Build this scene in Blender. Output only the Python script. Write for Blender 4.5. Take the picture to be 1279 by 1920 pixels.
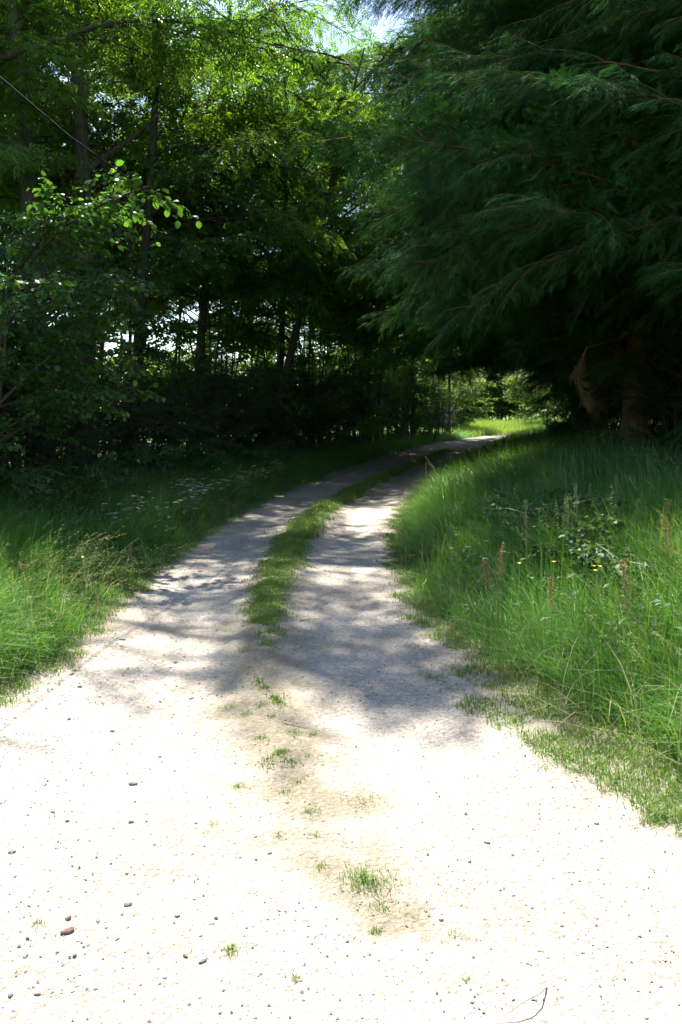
import bpy, math, random
import numpy as np
from mathutils import Vector, Matrix, Quaternion

R = math.radians
scene = bpy.context.scene
for o in list(bpy.data.objects):
    bpy.data.objects.remove(o)

# ------------------------------------------------------------------ camera, sky, sun, exposure
EYE = 1.6
PITCH = 7.25
cam_d = bpy.data.cameras.new('camera')
cam = bpy.data.objects.new('camera', cam_d)
scene.collection.objects.link(cam)
cam.location = (0, 0, EYE)
cam.rotation_euler = (R(90 - PITCH), 0, 0)
cam_d.sensor_fit = 'VERTICAL'
cam_d.sensor_height = 36
cam_d.lens = 28
cam_d.clip_start = 0.05
cam_d.clip_end = 3000
scene.camera = cam

SUN_EL, SUN_AZ = 56.0, -20.0          # azimuth from +Y (ahead), negative = left
SUN_DIR = np.array([math.sin(R(SUN_AZ)) * math.cos(R(SUN_EL)), math.cos(R(SUN_AZ)) * math.cos(R(SUN_EL)), math.sin(R(SUN_EL))])

world = bpy.data.worlds.new('World')
scene.world = world
world.use_nodes = True
wn = world.node_tree
wn.nodes.clear()
sky = wn.nodes.new('ShaderNodeTexSky')
sky.sky_type = 'NISHITA'
sky.sun_disc = False
sky.sun_elevation = R(SUN_EL)
sky.sun_rotation = R(SUN_AZ)
sky.air_density = 1.0
sky.dust_density = 0.6
bg = wn.nodes.new('ShaderNodeBackground')
bg.inputs['Strength'].default_value = 0.085
wo = wn.nodes.new('ShaderNodeOutputWorld')
wn.links.new(sky.outputs[0], bg.inputs[0])
wn.links.new(bg.outputs[0], wo.inputs[0])

sun_d = bpy.data.lights.new('sun', 'SUN')
sun_d.energy = 5.0
sun_d.angle = R(0.53)
sun_d.color = (1.0, 0.95, 0.87)
sun = bpy.data.objects.new('sun', sun_d)
scene.collection.objects.link(sun)
sun.location = (-20, 40, 60)
sun.rotation_euler = Vector(SUN_DIR).to_track_quat('Z', 'Y').to_euler()

scene.view_settings.view_transform = 'Standard'
scene.view_settings.look = 'None'
scene.view_settings.gamma = 1
scene.view_settings.use_curve_mapping = False
scene.view_settings.exposure = 1.9
scene.cycles.max_bounces = 6
scene.cycles.diffuse_bounces = 4
scene.cycles.use_adaptive_sampling = True
scene.cycles.adaptive_threshold = 0.02
scene.cycles.glossy_bounces = 2
scene.cycles.transmission_bounces = 4
scene.cycles.transparent_max_bounces = 4
scene.cycles.caustics_reflective = False
scene.cycles.caustics_refractive = False

# ------------------------------------------------------------------ helpers
COL = scene.collection


def tag(o, label=None, cat=None, group=None, kind=None):
    if label: o['label'] = label
    if cat: o['category'] = cat
    if group: o['group'] = group
    if kind: o['kind'] = kind
    return o


def empty(name, loc=(0, 0, 0), rz=0.0, parent=None):
    o = bpy.data.objects.new(name, None)
    o.empty_display_size = 0.2
    COL.objects.link(o)
    o.location = loc
    o.rotation_euler = (0, 0, rz)
    o.parent = parent
    return o


def mesh_tris(name, V, T, mats, mi=None, smooth=False, attr=None):
    V = np.asarray(V, np.float32); T = np.asarray(T, np.int32)
    me = bpy.data.meshes.new(name)
    me.vertices.add(len(V)); me.vertices.foreach_set('co', V.ravel())
    me.loops.add(T.size); me.loops.foreach_set('vertex_index', T.ravel())
    k = T.shape[1]
    me.polygons.add(len(T))
    me.polygons.foreach_set('loop_start', np.arange(0, T.size, k, dtype=np.int32))
    for m in mats: me.materials.append(m)
    if mi is not None: me.polygons.foreach_set('material_index', np.asarray(mi, np.int32))
    me.polygons.foreach_set('use_smooth', np.full(len(T), bool(smooth)))
    if attr:
        for an, av in attr.items():
            a = me.attributes.new(an, 'FLOAT', 'POINT')
            a.data.foreach_set('value', np.asarray(av, np.float32))
    me.update(calc_edges=True)
    return me


def link(name, me, parent=None, M=None):
    o = bpy.data.objects.new(name, me)
    COL.objects.link(o)
    o.parent = parent
    if M is not None: o.matrix_basis = M
    return o


class MB:
    """collects triangles with material indices"""
    def __init__(s): s.V = []; s.T = []; s.M = []; s.n = 0
    def add(s, V, T, m=0):
        V = np.asarray(V, float); T = np.asarray(T, int)
        s.V.append(V); s.T.append(T + s.n); s.M.append(np.full(len(T), m)); s.n += len(V)
    def mesh(s, name, mats, smooth=False):
        return mesh_tris(name, np.concatenate(s.V), np.concatenate(s.T), mats, np.concatenate(s.M), smooth)


def norm(a):
    return a / np.maximum(np.linalg.norm(a, axis=-1, keepdims=True), 1e-9)


def tube(P, rad, k=6, rng=None, rough=0.0, cap=True):
    P = np.asarray(P, float); n = len(P)
    rad = np.broadcast_to(np.asarray(rad, float), (n,))
    d = norm(np.gradient(P, axis=0))
    ref = np.array([0, 0, 1.0]) if abs(d[:, 2]).mean() < 0.75 else np.array([1.0, 0, 0])
    s = norm(np.cross(d, ref)); u = np.cross(s, d)
    a = np.linspace(0, 2 * np.pi, k, endpoint=False)
    rr = rad[:, None] * np.ones((1, k))
    if rng is not None and rough > 0: rr = rr * (1 + rough * rng.standard_normal((n, k)))
    V = P[:, None] + rr[..., None] * (np.cos(a)[None, :, None] * s[:, None] + np.sin(a)[None, :, None] * u[:, None])
    V = V.reshape(-1, 3)
    i, j = np.meshgrid(np.arange(n - 1), np.arange(k), indexing='ij')
    A = (i * k + j).ravel(); B = (i * k + (j + 1) % k).ravel(); C = A + k; D = B + k
    T = np.concatenate([np.stack([A, B, D], 1), np.stack([A, D, C], 1)])
    if cap:
        V = np.concatenate([V, P[-1:] + d[-1:] * rad[-1] * 0.6])
        e = (n - 1) * k + np.arange(k)
        T = np.concatenate([T, np.stack([e, (n - 1) * k + (np.arange(k) + 1) % k, np.full(k, len(V) - 1)], 1)])
    return V, T


def stamp(tmplV, tmplT, O, A, N, S):
    """copies of a template (x side, y axis, z normal) at origins O, axis A, normal hint N, scale S"""
    A = norm(A); X = norm(np.cross(A, N)); Z = np.cross(X, A)
    S = np.asarray(S, float).reshape(-1, 1, 1) if np.ndim(S) else np.full((len(O), 1, 1), S)
    V = O[:, None] + S * (tmplV[None, :, 0:1] * X[:, None] + tmplV[None, :, 1:2] * A[:, None] + tmplV[None, :, 2:3] * Z[:, None])
    T = tmplT[None] + (np.arange(len(O)) * len(tmplV))[:, None, None]
    return V.reshape(-1, 3), T.reshape(-1, 3)


def sn(x, y, s=1.0, ph=0.0):
    """cheap smooth noise, about -1..1"""
    x = np.asarray(x, float) * s; y = np.asarray(y, float) * s
    return (np.sin(1.3 * x + 0.7 * y + ph) + np.sin(-0.8 * x + 1.9 * y + 2.1 * ph + 1.0) + np.sin(2.3 * x + 1.1 * y + 0.5 + ph) * 0.7
            + np.sin(3.1 * x - 2.7 * y + 3.0 * ph) * 0.5) / 3.2


def sstep(a, b, x):
    t = np.clip((np.asarray(x, float) - a) / (b - a), 0, 1)
    return t * t * (3 - 2 * t)


# ------------------------------------------------------------------ materials
def new_mat(name):
    m = bpy.data.materials.new(name); m.use_nodes = True
    nt = m.node_tree; nt.nodes.clear()
    return m, nt, nt.nodes, nt.links


def ramp(nodes, stops):
    r = nodes.new('ShaderNodeValToRGB')
    e = r.color_ramp.elements
    while len(e) > 1: e.remove(e[-1])
    e[0].position = stops[0][0]; e[0].color = (*stops[0][1], 1)
    for p, c in stops[1:]:
        x = e.new(p); x.color = (*c, 1)
    return r


def leaf_mat(name, stops, trans=(1.3, 1.25, 0.35), tfac=0.4, rough=0.45, spec=0.4, world_var=0.0):
    m, nt, N, L = new_mat(name)
    g = N.new('ShaderNodeNewGeometry')
    r = ramp(N, stops)
    oi = N.new('ShaderNodeObjectInfo')
    add = N.new('ShaderNodeMath'); add.operation = 'MULTIPLY_ADD'
    L.new(oi.outputs['Random'], add.inputs[0]); add.inputs[1].default_value = 0.25
    mul = N.new('ShaderNodeMath'); mul.operation = 'MULTIPLY'; mul.inputs[1].default_value = 0.75
    L.new(g.outputs['Random Per Island'], mul.inputs[0])
    L.new(mul.outputs[0], add.inputs[2])
    src = add.outputs[0]
    if world_var > 0:
        nz = N.new('ShaderNodeTexNoise'); nz.inputs['Scale'].default_value = 0.9; nz.inputs['Detail'].default_value = 3
        L.new(g.outputs['Position'], nz.inputs['Vector'])
        a2 = N.new('ShaderNodeMath'); a2.operation = 'MULTIPLY_ADD'
        s2 = N.new('ShaderNodeMath'); s2.operation = 'SUBTRACT'; s2.inputs[1].default_value = 0.5
        L.new(nz.outputs[0], s2.inputs[0])
        L.new(s2.outputs[0], a2.inputs[0]); a2.inputs[1].default_value = world_var
        L.new(src, a2.inputs[2]); src = a2.outputs[0]
    L.new(src, r.inputs[0])
    p = N.new('ShaderNodeBsdfPrincipled')
    p.inputs['Roughness'].default_value = rough
    p.inputs['Specular IOR Level'].default_value = spec
    L.new(r.outputs[0], p.inputs['Base Color'])
    t = N.new('ShaderNodeBsdfTranslucent')
    mx = N.new('ShaderNodeMixRGB'); mx.blend_type = 'MULTIPLY'; mx.inputs[0].default_value = 1
    mx.inputs[2].default_value = (*trans, 1)
    L.new(r.outputs[0], mx.inputs[1]); L.new(mx.outputs[0], t.inputs[0])
    ms = N.new('ShaderNodeMixShader'); ms.inputs[0].default_value = tfac
    L.new(p.outputs[0], ms.inputs[1]); L.new(t.outputs[0], ms.inputs[2])
    o = N.new('ShaderNodeOutputMaterial'); L.new(ms.outputs[0], o.inputs[0])
    return m


def rough_mat(name, stops, scale=8.0, rough=0.85, bump=0.3, stretch=(1, 1, 1), detail=6, spec=0.2, dist=0.02):
    m, nt, N, L = new_mat(name)
    tc = N.new('ShaderNodeTexCoord'); mp = N.new('ShaderNodeMapping'); mp.inputs['Scale'].default_value = stretch
    L.new(tc.outputs['Object'], mp.inputs[0])
    nz = N.new('ShaderNodeTexNoise'); nz.inputs['Scale'].default_value = scale; nz.inputs['Detail'].default_value = detail
    nz.inputs['Roughness'].default_value = 0.65
    L.new(mp.outputs[0], nz.inputs['Vector'])
    r = ramp(N, stops); L.new(nz.outputs[0], r.inputs[0])
    p = N.new('ShaderNodeBsdfPrincipled'); p.inputs['Roughness'].default_value = rough
    p.inputs['Specular IOR Level'].default_value = spec
    L.new(r.outputs[0], p.inputs['Base Color'])
    b = N.new('ShaderNodeBump'); b.inputs['Strength'].default_value = bump; b.inputs['Distance'].default_value = dist
    L.new(nz.outputs[0], b.inputs['Height']); L.new(b.outputs[0], p.inputs['Normal'])
    o = N.new('ShaderNodeOutputMaterial'); L.new(p.outputs[0], o.inputs[0])
    return m


M = {}
M['ash_leaf'] = leaf_mat('ash_leaf', [(0, (0.045, 0.11, 0.025)), (0.5, (0.075, 0.16, 0.032)), (1, (0.12, 0.2, 0.04))], trans=(2.1, 2.0, 0.5), tfac=0.56)
M['hazel_leaf'] = leaf_mat('hazel_leaf', [(0, (0.026, 0.075, 0.026)), (0.5, (0.046, 0.12, 0.03)), (1, (0.085, 0.165, 0.035))], trans=(2.0, 1.95, .5), tfac=0.52)
M['bright_leaf'] = leaf_mat('bright_leaf', [(0, (0.055, 0.12, 0.02)), (0.5, (0.09, 0.17, 0.03)), (1, (0.15, 0.22, 0.04))], trans=(1.6, 1.5, .45), tfac=0.5)
M['dark_leaf'] = leaf_mat('dark_leaf', [(0, (0.022, 0.062, 0.024)), (0.5, (0.036, 0.095, 0.032)), (1, (0.065, 0.135, 0.04))], trans=(1.6, 1.6, .45), tfac=0.4)
M['bramble_leaf'] = leaf_mat('bramble_leaf', [(0, (0.03, 0.08, 0.03)), (0.5, (0.05, 0.11, 0.04)), (0.92, (0.1, 0.17, 0.06)), (1, (0.14, 0.2, 0.08))], tfac=0.32, rough=0.55, spec=0.2)
M['needle'] = leaf_mat('conifer_spray', [(0, (0.012, 0.042, 0.014)), (0.5, (0.026, 0.078, 0.024)), (0.85, (0.042, 0.11, 0.032)), (1, (0.075, 0.15, 0.045))], trans=(1.0, 1.2, 0.5), tfac=0.2, rough=0.75, spec=0.05)
M['dead_needle'] = leaf_mat('dead_spray', [(0, (0.10, 0.065, 0.03)), (1, (0.22, 0.15, 0.075))], trans=(1.1, 0.9, 0.5), tfac=0.2, rough=0.7, spec=0.2)
M['pale_grass'] = leaf_mat('pale_meadow_grass', [(0, (0.13, 0.23, 0.05)), (0.6, (0.2, 0.3, 0.08)), (1, (0.34, 0.36, 0.15))], trans=(1.3, 1.3, .5), tfac=0.5, rough=0.6, spec=0.2)  # colour lightened so the backlit blades of the clearing look sunlit
M['grass'] = leaf_mat('meadow_grass', [(0, (0.05, 0.15, 0.035)), (0.45, (0.085, 0.21, 0.045)), (0.85, (0.13, 0.26, 0.055)), (0.93, (0.17, 0.26, 0.075)), (1, (0.34, 0.31, 0.15))], trans=(1.25, 1.3, 0.4), tfac=0.38, rough=0.42, spec=0.4, world_var=0.35)
M['short_grass'] = leaf_mat('short_grass', [(0, (0.07, 0.16, 0.025)), (0.5, (0.13, 0.23, 0.04)), (0.85, (0.2, 0.26, 0.06)), (1, (0.32, 0.27, 0.13))], trans=(1.25, 1.2, 0.4), tfac=0.35, world_var=0.5)
M['seed_head'] = leaf_mat('grass_seed_head', [(0, (0.14, 0.2, 0.075)), (1, (0.3, 0.3, 0.15))], trans=(1.1, 1.05, 0.7), tfac=0.4, rough=0.6, spec=0.2)
M['rust_seed'] = leaf_mat('dock_seed', [(0, (0.17, 0.085, 0.04)), (0.5, (0.27, 0.165, 0.08)), (1, (0.38, 0.29, 0.15))], trans=(1.1, 0.9, 0.5), tfac=0.3, rough=0.6, spec=0.2)
M['dry_stem'] = leaf_mat('dry_stem', [(0, (0.22, 0.19, 0.10)), (1, (0.42, 0.36, 0.22))], trans=(1, 0.9, 0.6), tfac=0.2, rough=0.7, spec=0.2)
M['stem'] = leaf_mat('green_stem', [(0, (0.06, 0.12, 0.03)), (1, (0.11, 0.17, 0.05))], tfac=0.15)
M['white_petal'] = leaf_mat('white_petal', [(0, (0.62, 0.64, 0.6)), (1, (0.8, 0.8, 0.77))], trans=(1, 1, 0.95), tfac=0.3, rough=0.6, spec=0.2)
M['lilac_petal'] = leaf_mat('lilac_petal', [(0, (0.5, 0.45, 0.68)), (1, (0.66, 0.6, 0.8))], trans=(1, 1, 1), tfac=0.3, rough=0.6, spec=0.2)
M['yellow_petal'] = leaf_mat('yellow_petal', [(0, (0.75, 0.55, 0.02)), (1, (0.85, 0.68, 0.04))], trans=(1, 0.95, 0.5), tfac=0.2, rough=0.3, spec=0.5)
M['bark'] = rough_mat('ash_bark', [(0.3, (0.035, 0.03, 0.022)), (0.55, (0.085, 0.07, 0.05)), (0.75, (0.10, 0.105, 0.06))], scale=9, stretch=(1.6, 1.6, 0.35), bump=0.8, dist=0.04)
M['twig_bark'] = rough_mat('twig_bark', [(0.3, (0.035, 0.03, 0.021)), (0.7, (0.08, 0.064, 0.043))], scale=20, bump=0.2)
M['conifer_bark'] = rough_mat('conifer_bark', [(0.3, (0.06, 0.03, 0.018)), (0.55, (0.15, 0.078, 0.045)), (0.8, (0.21, 0.12, 0.075))], scale=10, stretch=(2, 2, 0.3), bump=0.8, dist=0.04)
M['dry_wood'] = rough_mat('dry_wood', [(0.3, (0.2, 0.14, 0.09)), (0.7, (0.38, 0.29, 0.2))], scale=40, bump=0.2, dist=0.003)
M['wire'] = rough_mat('black_cable', [(0.3, (0.004, 0.004, 0.004)), (0.7, (0.008, 0.008, 0.008))], scale=30, rough=0.8, bump=0.0)
M['pebble_grey'] = rough_mat('grey_stone', [(0.3, (0.14, 0.135, 0.13)), (0.7, (0.30, 0.285, 0.27))], scale=60, rough=0.8, bump=0.2, dist=0.003)
M['pebble_brown'] = rough_mat('brown_stone', [(0.3, (0.13, 0.075, 0.055)), (0.7, (0.26, 0.17, 0.125))], scale=60, rough=0.8, bump=0.2, dist=0.003)


def ground_material():
    m, nt, N, L = new_mat('meadow_soil')
    g = N.new('ShaderNodeNewGeometry')
    n1 = N.new('ShaderNodeTexNoise'); n1.inputs['Scale'].default_value = 6; n1.inputs['Detail'].default_value = 8
    n2 = N.new('ShaderNodeTexNoise'); n2.inputs['Scale'].default_value = 0.15; n2.inputs['Detail'].default_value = 4
    L.new(g.outputs['Position'], n1.inputs['Vector']); L.new(g.outputs['Position'], n2.inputs['Vector'])
    r1 = ramp(N, [(0.3, (0.055, 0.05, 0.028)), (0.5, (0.06, 0.09, 0.03)), (0.7, (0.08, 0.13, 0.035))])
    r2 = ramp(N, [(0.35, (0.06, 0.13, 0.03)), (0.65, (0.11, 0.17, 0.045))])
    L.new(n1.outputs[0], r1.inputs[0]); L.new(n2.outputs[0], r2.inputs[0])
    at = N.new('ShaderNodeAttribute'); at.attribute_name = 'field'
    mx = N.new('ShaderNodeMixRGB'); L.new(at.outputs['Fac'], mx.inputs[0]); L.new(r1.outputs[0], mx.inputs[1]); L.new(r2.outputs[0], mx.inputs[2])
    p = N.new('ShaderNodeBsdfPrincipled'); p.inputs['Roughness'].default_value = 0.95; p.inputs['Specular IOR Level'].default_value = 0.1
    L.new(mx.outputs[0], p.inputs['Base Color'])
    b = N.new('ShaderNodeBump'); b.inputs['Strength'].default_value = 0.6; b.inputs['Distance'].default_value = 0.05
    L.new(n1.outputs[0], b.inputs['Height']); L.new(b.outputs[0], p.inputs['Normal'])
    o = N.new('ShaderNodeOutputMaterial'); L.new(p.outputs[0], o.inputs[0])
    return m


def gravel_material():
    m, nt, N, L = new_mat('gravel')
    g = N.new('ShaderNodeNewGeometry')
    def vor(s):
        v = N.new('ShaderNodeTexVoronoi'); v.inputs['Scale'].default_value = s; v.inputs['Randomness'].default_value = 1
        L.new(g.outputs['Position'], v.inputs['Vector']); return v
    def noi(s, d=5):
        n = N.new('ShaderNodeTexNoise'); n.inputs['Scale'].default_value = s; n.inputs['Detail'].default_value = d; n.inputs['Roughness'].default_value = 0.6
        L.new(g.outputs['Position'], n.inputs['Vector']); return n
    v1 = vor(55); v2 = vor(130)
    nA = noi(0.8); nB = noi(5, 8); nC = noi(40, 6)
    base = ramp(N, [(0.3, (0.25, 0.218, 0.172)), (0.5, (0.325, 0.293, 0.248)), (0.7, (0.385, 0.353, 0.305))])
    L.new(nA.outputs[0], base.inputs[0])
    # single stones: each cell its own tone
    cell = N.new('ShaderNodeSeparateColor'); L.new(v1.outputs['Color'], cell.inputs[0])
    st = ramp(N, [(0.0, (0.62, 0.60, 0.60)), (0.35, (0.9, 0.89, 0.88)), (0.8, (1.05, 1.04, 1.02)), (1.0, (1.25, 1.22, 1.18))])
    L.new(cell.outputs[0], st.inputs[0])
    m1 = N.new('ShaderNodeMixRGB'); m1.blend_type = 'MULTIPLY'; m1.inputs[0].default_value = 0.75
    L.new(base.outputs[0], m1.inputs[1]); L.new(st.outputs[0], m1.inputs[2])
    cell2 = N.new('ShaderNodeSeparateColor'); L.new(v2.outputs['Color'], cell2.inputs[0])
    st2 = ramp(N, [(0.0, (0.7, 0.68, 0.67)), (0.5, (1.0, 1.0, 1.0)), (1.0, (1.2, 1.18, 1.15))])
    L.new(cell2.outputs[0], st2.inputs[0])
    m2 = N.new('ShaderNodeMixRGB'); m2.blend_type = 'MULTIPLY'; m2.inputs[0].default_value = 0.7
    L.new(m1.outputs[0], m2.inputs[1]); L.new(st2.outputs[0], m2.inputs[2])
    # leaf litter and humus at edges and middle, plus shade painted along far stretch
    at = N.new('ShaderNodeAttribute'); at.attribute_name = 'litter_shade'
    ad = N.new('ShaderNodeMath'); ad.operation = 'MULTIPLY_ADD'
    sub = N.new('ShaderNodeMath'); sub.operation = 'SUBTRACT'; sub.inputs[1].default_value = 0.5
    L.new(nB.outputs[0], sub.inputs[0])
    L.new(sub.outputs[0], ad.inputs[0]); ad.inputs[1].default_value = 1.5; L.new(at.outputs['Fac'], ad.inputs[2])
    cl = N.new('ShaderNodeMapRange'); cl.inputs['From Min'].default_value = 0.25; cl.inputs['From Max'].default_value = 0.95; cl.inputs['To Max'].default_value = 0.8
    L.new(ad.outputs[0], cl.inputs[0])
    lit = ramp(N, [(0.3, (0.085, 0.07, 0.045)), (0.55, (0.17, 0.145, 0.095)), (0.75, (0.25, 0.215, 0.15))])
    L.new(nC.outputs[0], lit.inputs[0])
    m3 = N.new('ShaderNodeMixRGB'); L.new(cl.outputs[0], m3.inputs[0]); L.new(m2.outputs[0], m3.inputs[1]); L.new(lit.outputs[0], m3.inputs[2])
    p = N.new('ShaderNodeBsdfPrincipled'); p.inputs['Roughness'].default_value = 0.9; p.inputs['Specular IOR Level'].default_value = 0.2
    L.new(m3.outputs[0], p.inputs['Base Color'])
    h = N.new('ShaderNodeMath'); h.operation = 'MULTIPLY_ADD'; L.new(v1.outputs['Distance'], h.inputs[0]); h.inputs[1].default_value = -1.0
    h2 = N.new('ShaderNodeMath'); h2.operation = 'MULTIPLY_ADD'; L.new(v2.outputs['Distance'], h2.inputs[0]); h2.inputs[1].default_value = -0.5
    L.new(nC.outputs[0], h2.inputs[2]); L.new(h2.outputs[0], h.inputs[2])
    b = N.new('ShaderNodeBump'); b.inputs['Strength'].default_value = 0.7; b.inputs['Distance'].default_value = 0.008
    L.new(h.outputs[0], b.inputs['Height']); L.new(b.outputs[0], p.inputs['Normal'])
    o = N.new('ShaderNodeOutputMaterial'); L.new(p.outputs[0], o.inputs[0])
    return m


M['ground'] = ground_material()
M['gravel'] = gravel_material()
M['gravel_chip'] = leaf_mat('gravel_chip', [(0, (0.2, 0.185, 0.165)), (0.3, (0.28, 0.255, 0.22)), (0.75, (0.38, 0.35, 0.30)), (1, (0.5, 0.47, 0.42))], tfac=0.0, rough=0.85, spec=0.2)

# ------------------------------------------------------------------ the lie of the land
LE = [(-14, -4), (-8, -1), (-4.5, 1.2), (-2.9, 2.4), (-2.1, 3.3), (-1.82, 4.2), (-1.79, 5.07), (-1.78, 6), (-1.83, 7), (-1.79, 8.47), (-1.65, 11.1), (-1.33, 14.1), (-0.91, 16.9), (0.0, 20.6), (0.99, 25), (2.1, 30), (4.5, 38.5), (7.45, 46.5), (9.2, 50.5), (13, 56), (20, 62)]
RE = [(12, -4), (7, -1), (3.4, 1.0), (2.2, 2.0), (1.5, 2.8), (1.24, 3.26), (1.07, 3.71), (0.9, 4.38), (0.8, 5.19), (0.64, 6.02), (0.56, 7.38), (0.61, 9.51), (0.85, 11.94), (1.73, 17.1), (3.39, 24.1), (5.6, 32.2), (9.63, 46.5), (12.0, 51), (15, 55), (22, 60)]
CE = [(-0.1, -4), (0.1, 2), (-0.1, 2.9), (-0.28, 3.65), (-0.43, 4.38), (-0.56, 5.44), (-0.62, 6.54), (-0.62, 8.47), (-0.54, 10.35), (-0.3, 12.58), (0.45, 16.55), (0.99, 18.8), (1.75, 22), (3.42, 28.6), (7.93, 44), (10.4, 50.8), (14, 55.5), (21, 61)]
YG = np.arange(-4, 62.01, 0.1)


def curve(pts):
    a = np.array(pts)[np.argsort([p[1] for p in pts])]
    x = np.interp(YG, a[:, 1], a[:, 0])
    for w in (9, 7):
        x = np.convolve(np.pad(x, w // 2, mode='edge'), np.ones(w) / w, 'valid')
    return x


XL, XR, XC = curve(LE), curve(RE), curve(CE)
def xl(y): return np.interp(y, YG, XL)
def xr(y): return np.interp(y, YG, XR)
def xc(y): return np.interp(y, YG, XC)


def hgt(x, y):
    x = np.asarray(x, float); y = np.asarray(y, float)
    dl = xl(y) - x; dr = x - xr(y)
    act = sstep(-3, 3, y) * (1 - sstep(54, 62, y))
    z = 0.12 * sstep(0.1, 3.2, dl) * (1 - sstep(6, 14, dl)) * act
    z = z + (0.55 * sstep(0.1, 3.6, dr) + 0.25 * sstep(3.6, 8, dr)) * act * (1 - sstep(14, 30, dr))
    z = z + 0.03 * sn(x, y, 1.1) * sstep(0.0, 0.8, np.maximum(dl, dr))
    inside = sstep(0, 0.5, np.minimum(-dl, -dr))
    c = x - xc(y)
    z = z + inside * sstep(2.5, 6, y) * (0.045 * np.exp(-(c / 0.22) ** 2) - 0.02 * np.exp(-((np.abs(c) - 0.7) / 0.3) ** 2))
    z = z + 0.012 * sn(x, y, 0.9, 2.0) * inside
    z = z + 0.5 * sstep(48, 64, y) * (1 - sstep(90, 160, y))
    return z


def axis_pts(a, b, step, lo, hi, g=1.18):
    c = list(np.arange(a, b + 1e-6, step)); s = step; v = a; pre = []
    while v > lo: s *= g; v -= s; pre.append(v)
    s = step; v = b; post = []
    while v < hi: s *= g; v += s; post.append(v)
    return np.array(pre[::-1] + c + post)


def grid_mesh(name, X, Y, Z, mats, attr=None, smooth=True):
    n, k = X.shape
    V = np.stack([X, Y, Z], -1).reshape(-1, 3)
    i, j = np.meshgrid(np.arange(n - 1), np.arange(k - 1), indexing='ij')
    A = (i * k + j).ravel()
    return mesh_tris(name, V, np.stack([A, A + 1, A + k + 1, A + k], 1), mats, smooth=smooth, attr=attr)


gx = axis_pts(-9, 14, 0.16, -900, 900); gy = axis_pts(-2, 58, 0.2, -300, 1500)
GY, GX = np.meshgrid(gy, gx, indexing='ij')
GZ = hgt(GX, GY)
ins = np.minimum(GX - xl(GY), xr(GY) - GX) + 0.66 + 2.4 * (1 - sstep(3.4, 5.4, GY))
GZ = GZ - 0.06 * sstep(0.02, 0.3, ins) * (GY < 60)
field = np.clip(sstep(6, 10, xl(GY) - GX) + sstep(49, 54, GY) + sstep(8, 14, GX - xr(GY)), 0, 1)
tag(link('ground', grid_mesh('ground', GX, GY, GZ, [M['ground']], {'field': field.ravel()})), kind='structure')

ty = np.concatenate([np.arange(-4, 1.6, 0.3), np.arange(1.6, 7, 0.028), np.arange(7, 16, 0.07), np.arange(16, 58, 0.3)])
tt = np.linspace(0, 1, 120)
TY, TT = np.meshgrid(ty, tt, indexing='ij')
ew = 0.06 * sn(TY, TY * 0.3, 3.1) + 0.04 * sn(TY, TY, 7.7) + .03 * sn(TY, TY, 19)
ew2 = 0.06 * sn(TY, TY * 0.4, 2.7, 1.0) + 0.04 * sn(TY, TY, 8.3, 2.0) + .03 * sn(TY, TY, 21, 1.0)
wide = 2.4 * (1 - sstep(3.4, 5.4, TY))
x0 = xl(TY) - 0.55 + ew - wide; x1 = xr(TY) + 0.55 + ew2 + wide
TX = x0 + (x1 - x0) * TT
edge = np.minimum(TX - x0, x1 - TX)
TZ = hgt(TX, TY) + 0.006 - 0.05 * (1 - sstep(0, 0.14, edge))
rngt = np.random.default_rng(5)
near = (TY > 1.6) & (TY < 7)
TZ = TZ + near * rngt.normal(0, 0.0016, TX.shape)
c = TX - xc(TY)
litter_shade = 0.75 * np.exp(-(c / 0.30) ** 2) * sstep(2.3, 4.5, TY) + 1.15 * (1 - sstep(-.25, .40, np.minimum(TX - xl(TY), xr(TY) - TX))) * np.where(TX > xc(TY), 1.0, sstep(3.6, 5.0, TY)) + 0.25 * np.exp(-(c / 0.5) ** 2) + .75 * sstep(9, 22, TY) * (1 - sstep(45, 48, TY))  # last term browns the far stretch with litter, also painting in its shade
tag(link('gravel_track', grid_mesh('gravel_track', TX, TY, TZ, [M['gravel']], {'litter_shade': litter_shade.ravel()})), kind='structure')

# ------------------------------------------------------------------ where the sun falls through
def shadow_xy(P):
    k = P[2] / SUN_DIR[2]
    return P[0] - SUN_DIR[0] * k, P[1] - SUN_DIR[1] * k


HOLES = [(2.2, 13.4, 0.9), (-2.3, 5.4, 0.8), (3.4, 16.0, 0.9), (0.2, 11.6, 0.2), (-0.1, 6.9, 0.15)]


def must_be_lit(P, r):
    x, y = shadow_xy(P)
    lim = 3.35 + (1.15 * max(0, x - 0.8) if x > 0 else 1.8 * max(0, -x - 1.4)) + 0.3 * math.sin(2.1 * x + 0.8)
    lim = min(lim, 5.7)
    if -16 < x < 16 and -6 < y < lim + r: return True
    if 49.0 - 0.0 * r < y - r * 0.6 and y < 75 and 4 < x < 22: return True
    for hx, hy, hr in HOLES:
        if (x - hx) ** 2 + (y - hy) ** 2 < (hr + r * 0.55) ** 2: return True
    return False


# ------------------------------------------------------------------ leaves and boughs (shared meshes)
def leaflet(l, w, o, ang, bend=0.0):
    """a kite-shaped leaflet from o at angle ang in the xy plane, folded along its midrib"""
    a = np.array([math.sin(ang), math.cos(ang), 0]); s = np.array([a[1], -a[0], 0])
    V = np.array([o, o + a * l * 0.45 + s * w / 2 + [0, 0, w * .18], o + a * l + [0, 0, -bend * l], o + a * l * 0.45 - s * w / 2 + [0, 0, w * .18]])
    return V, np.array([[0, 1, 2], [0, 2, 3]])


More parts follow.
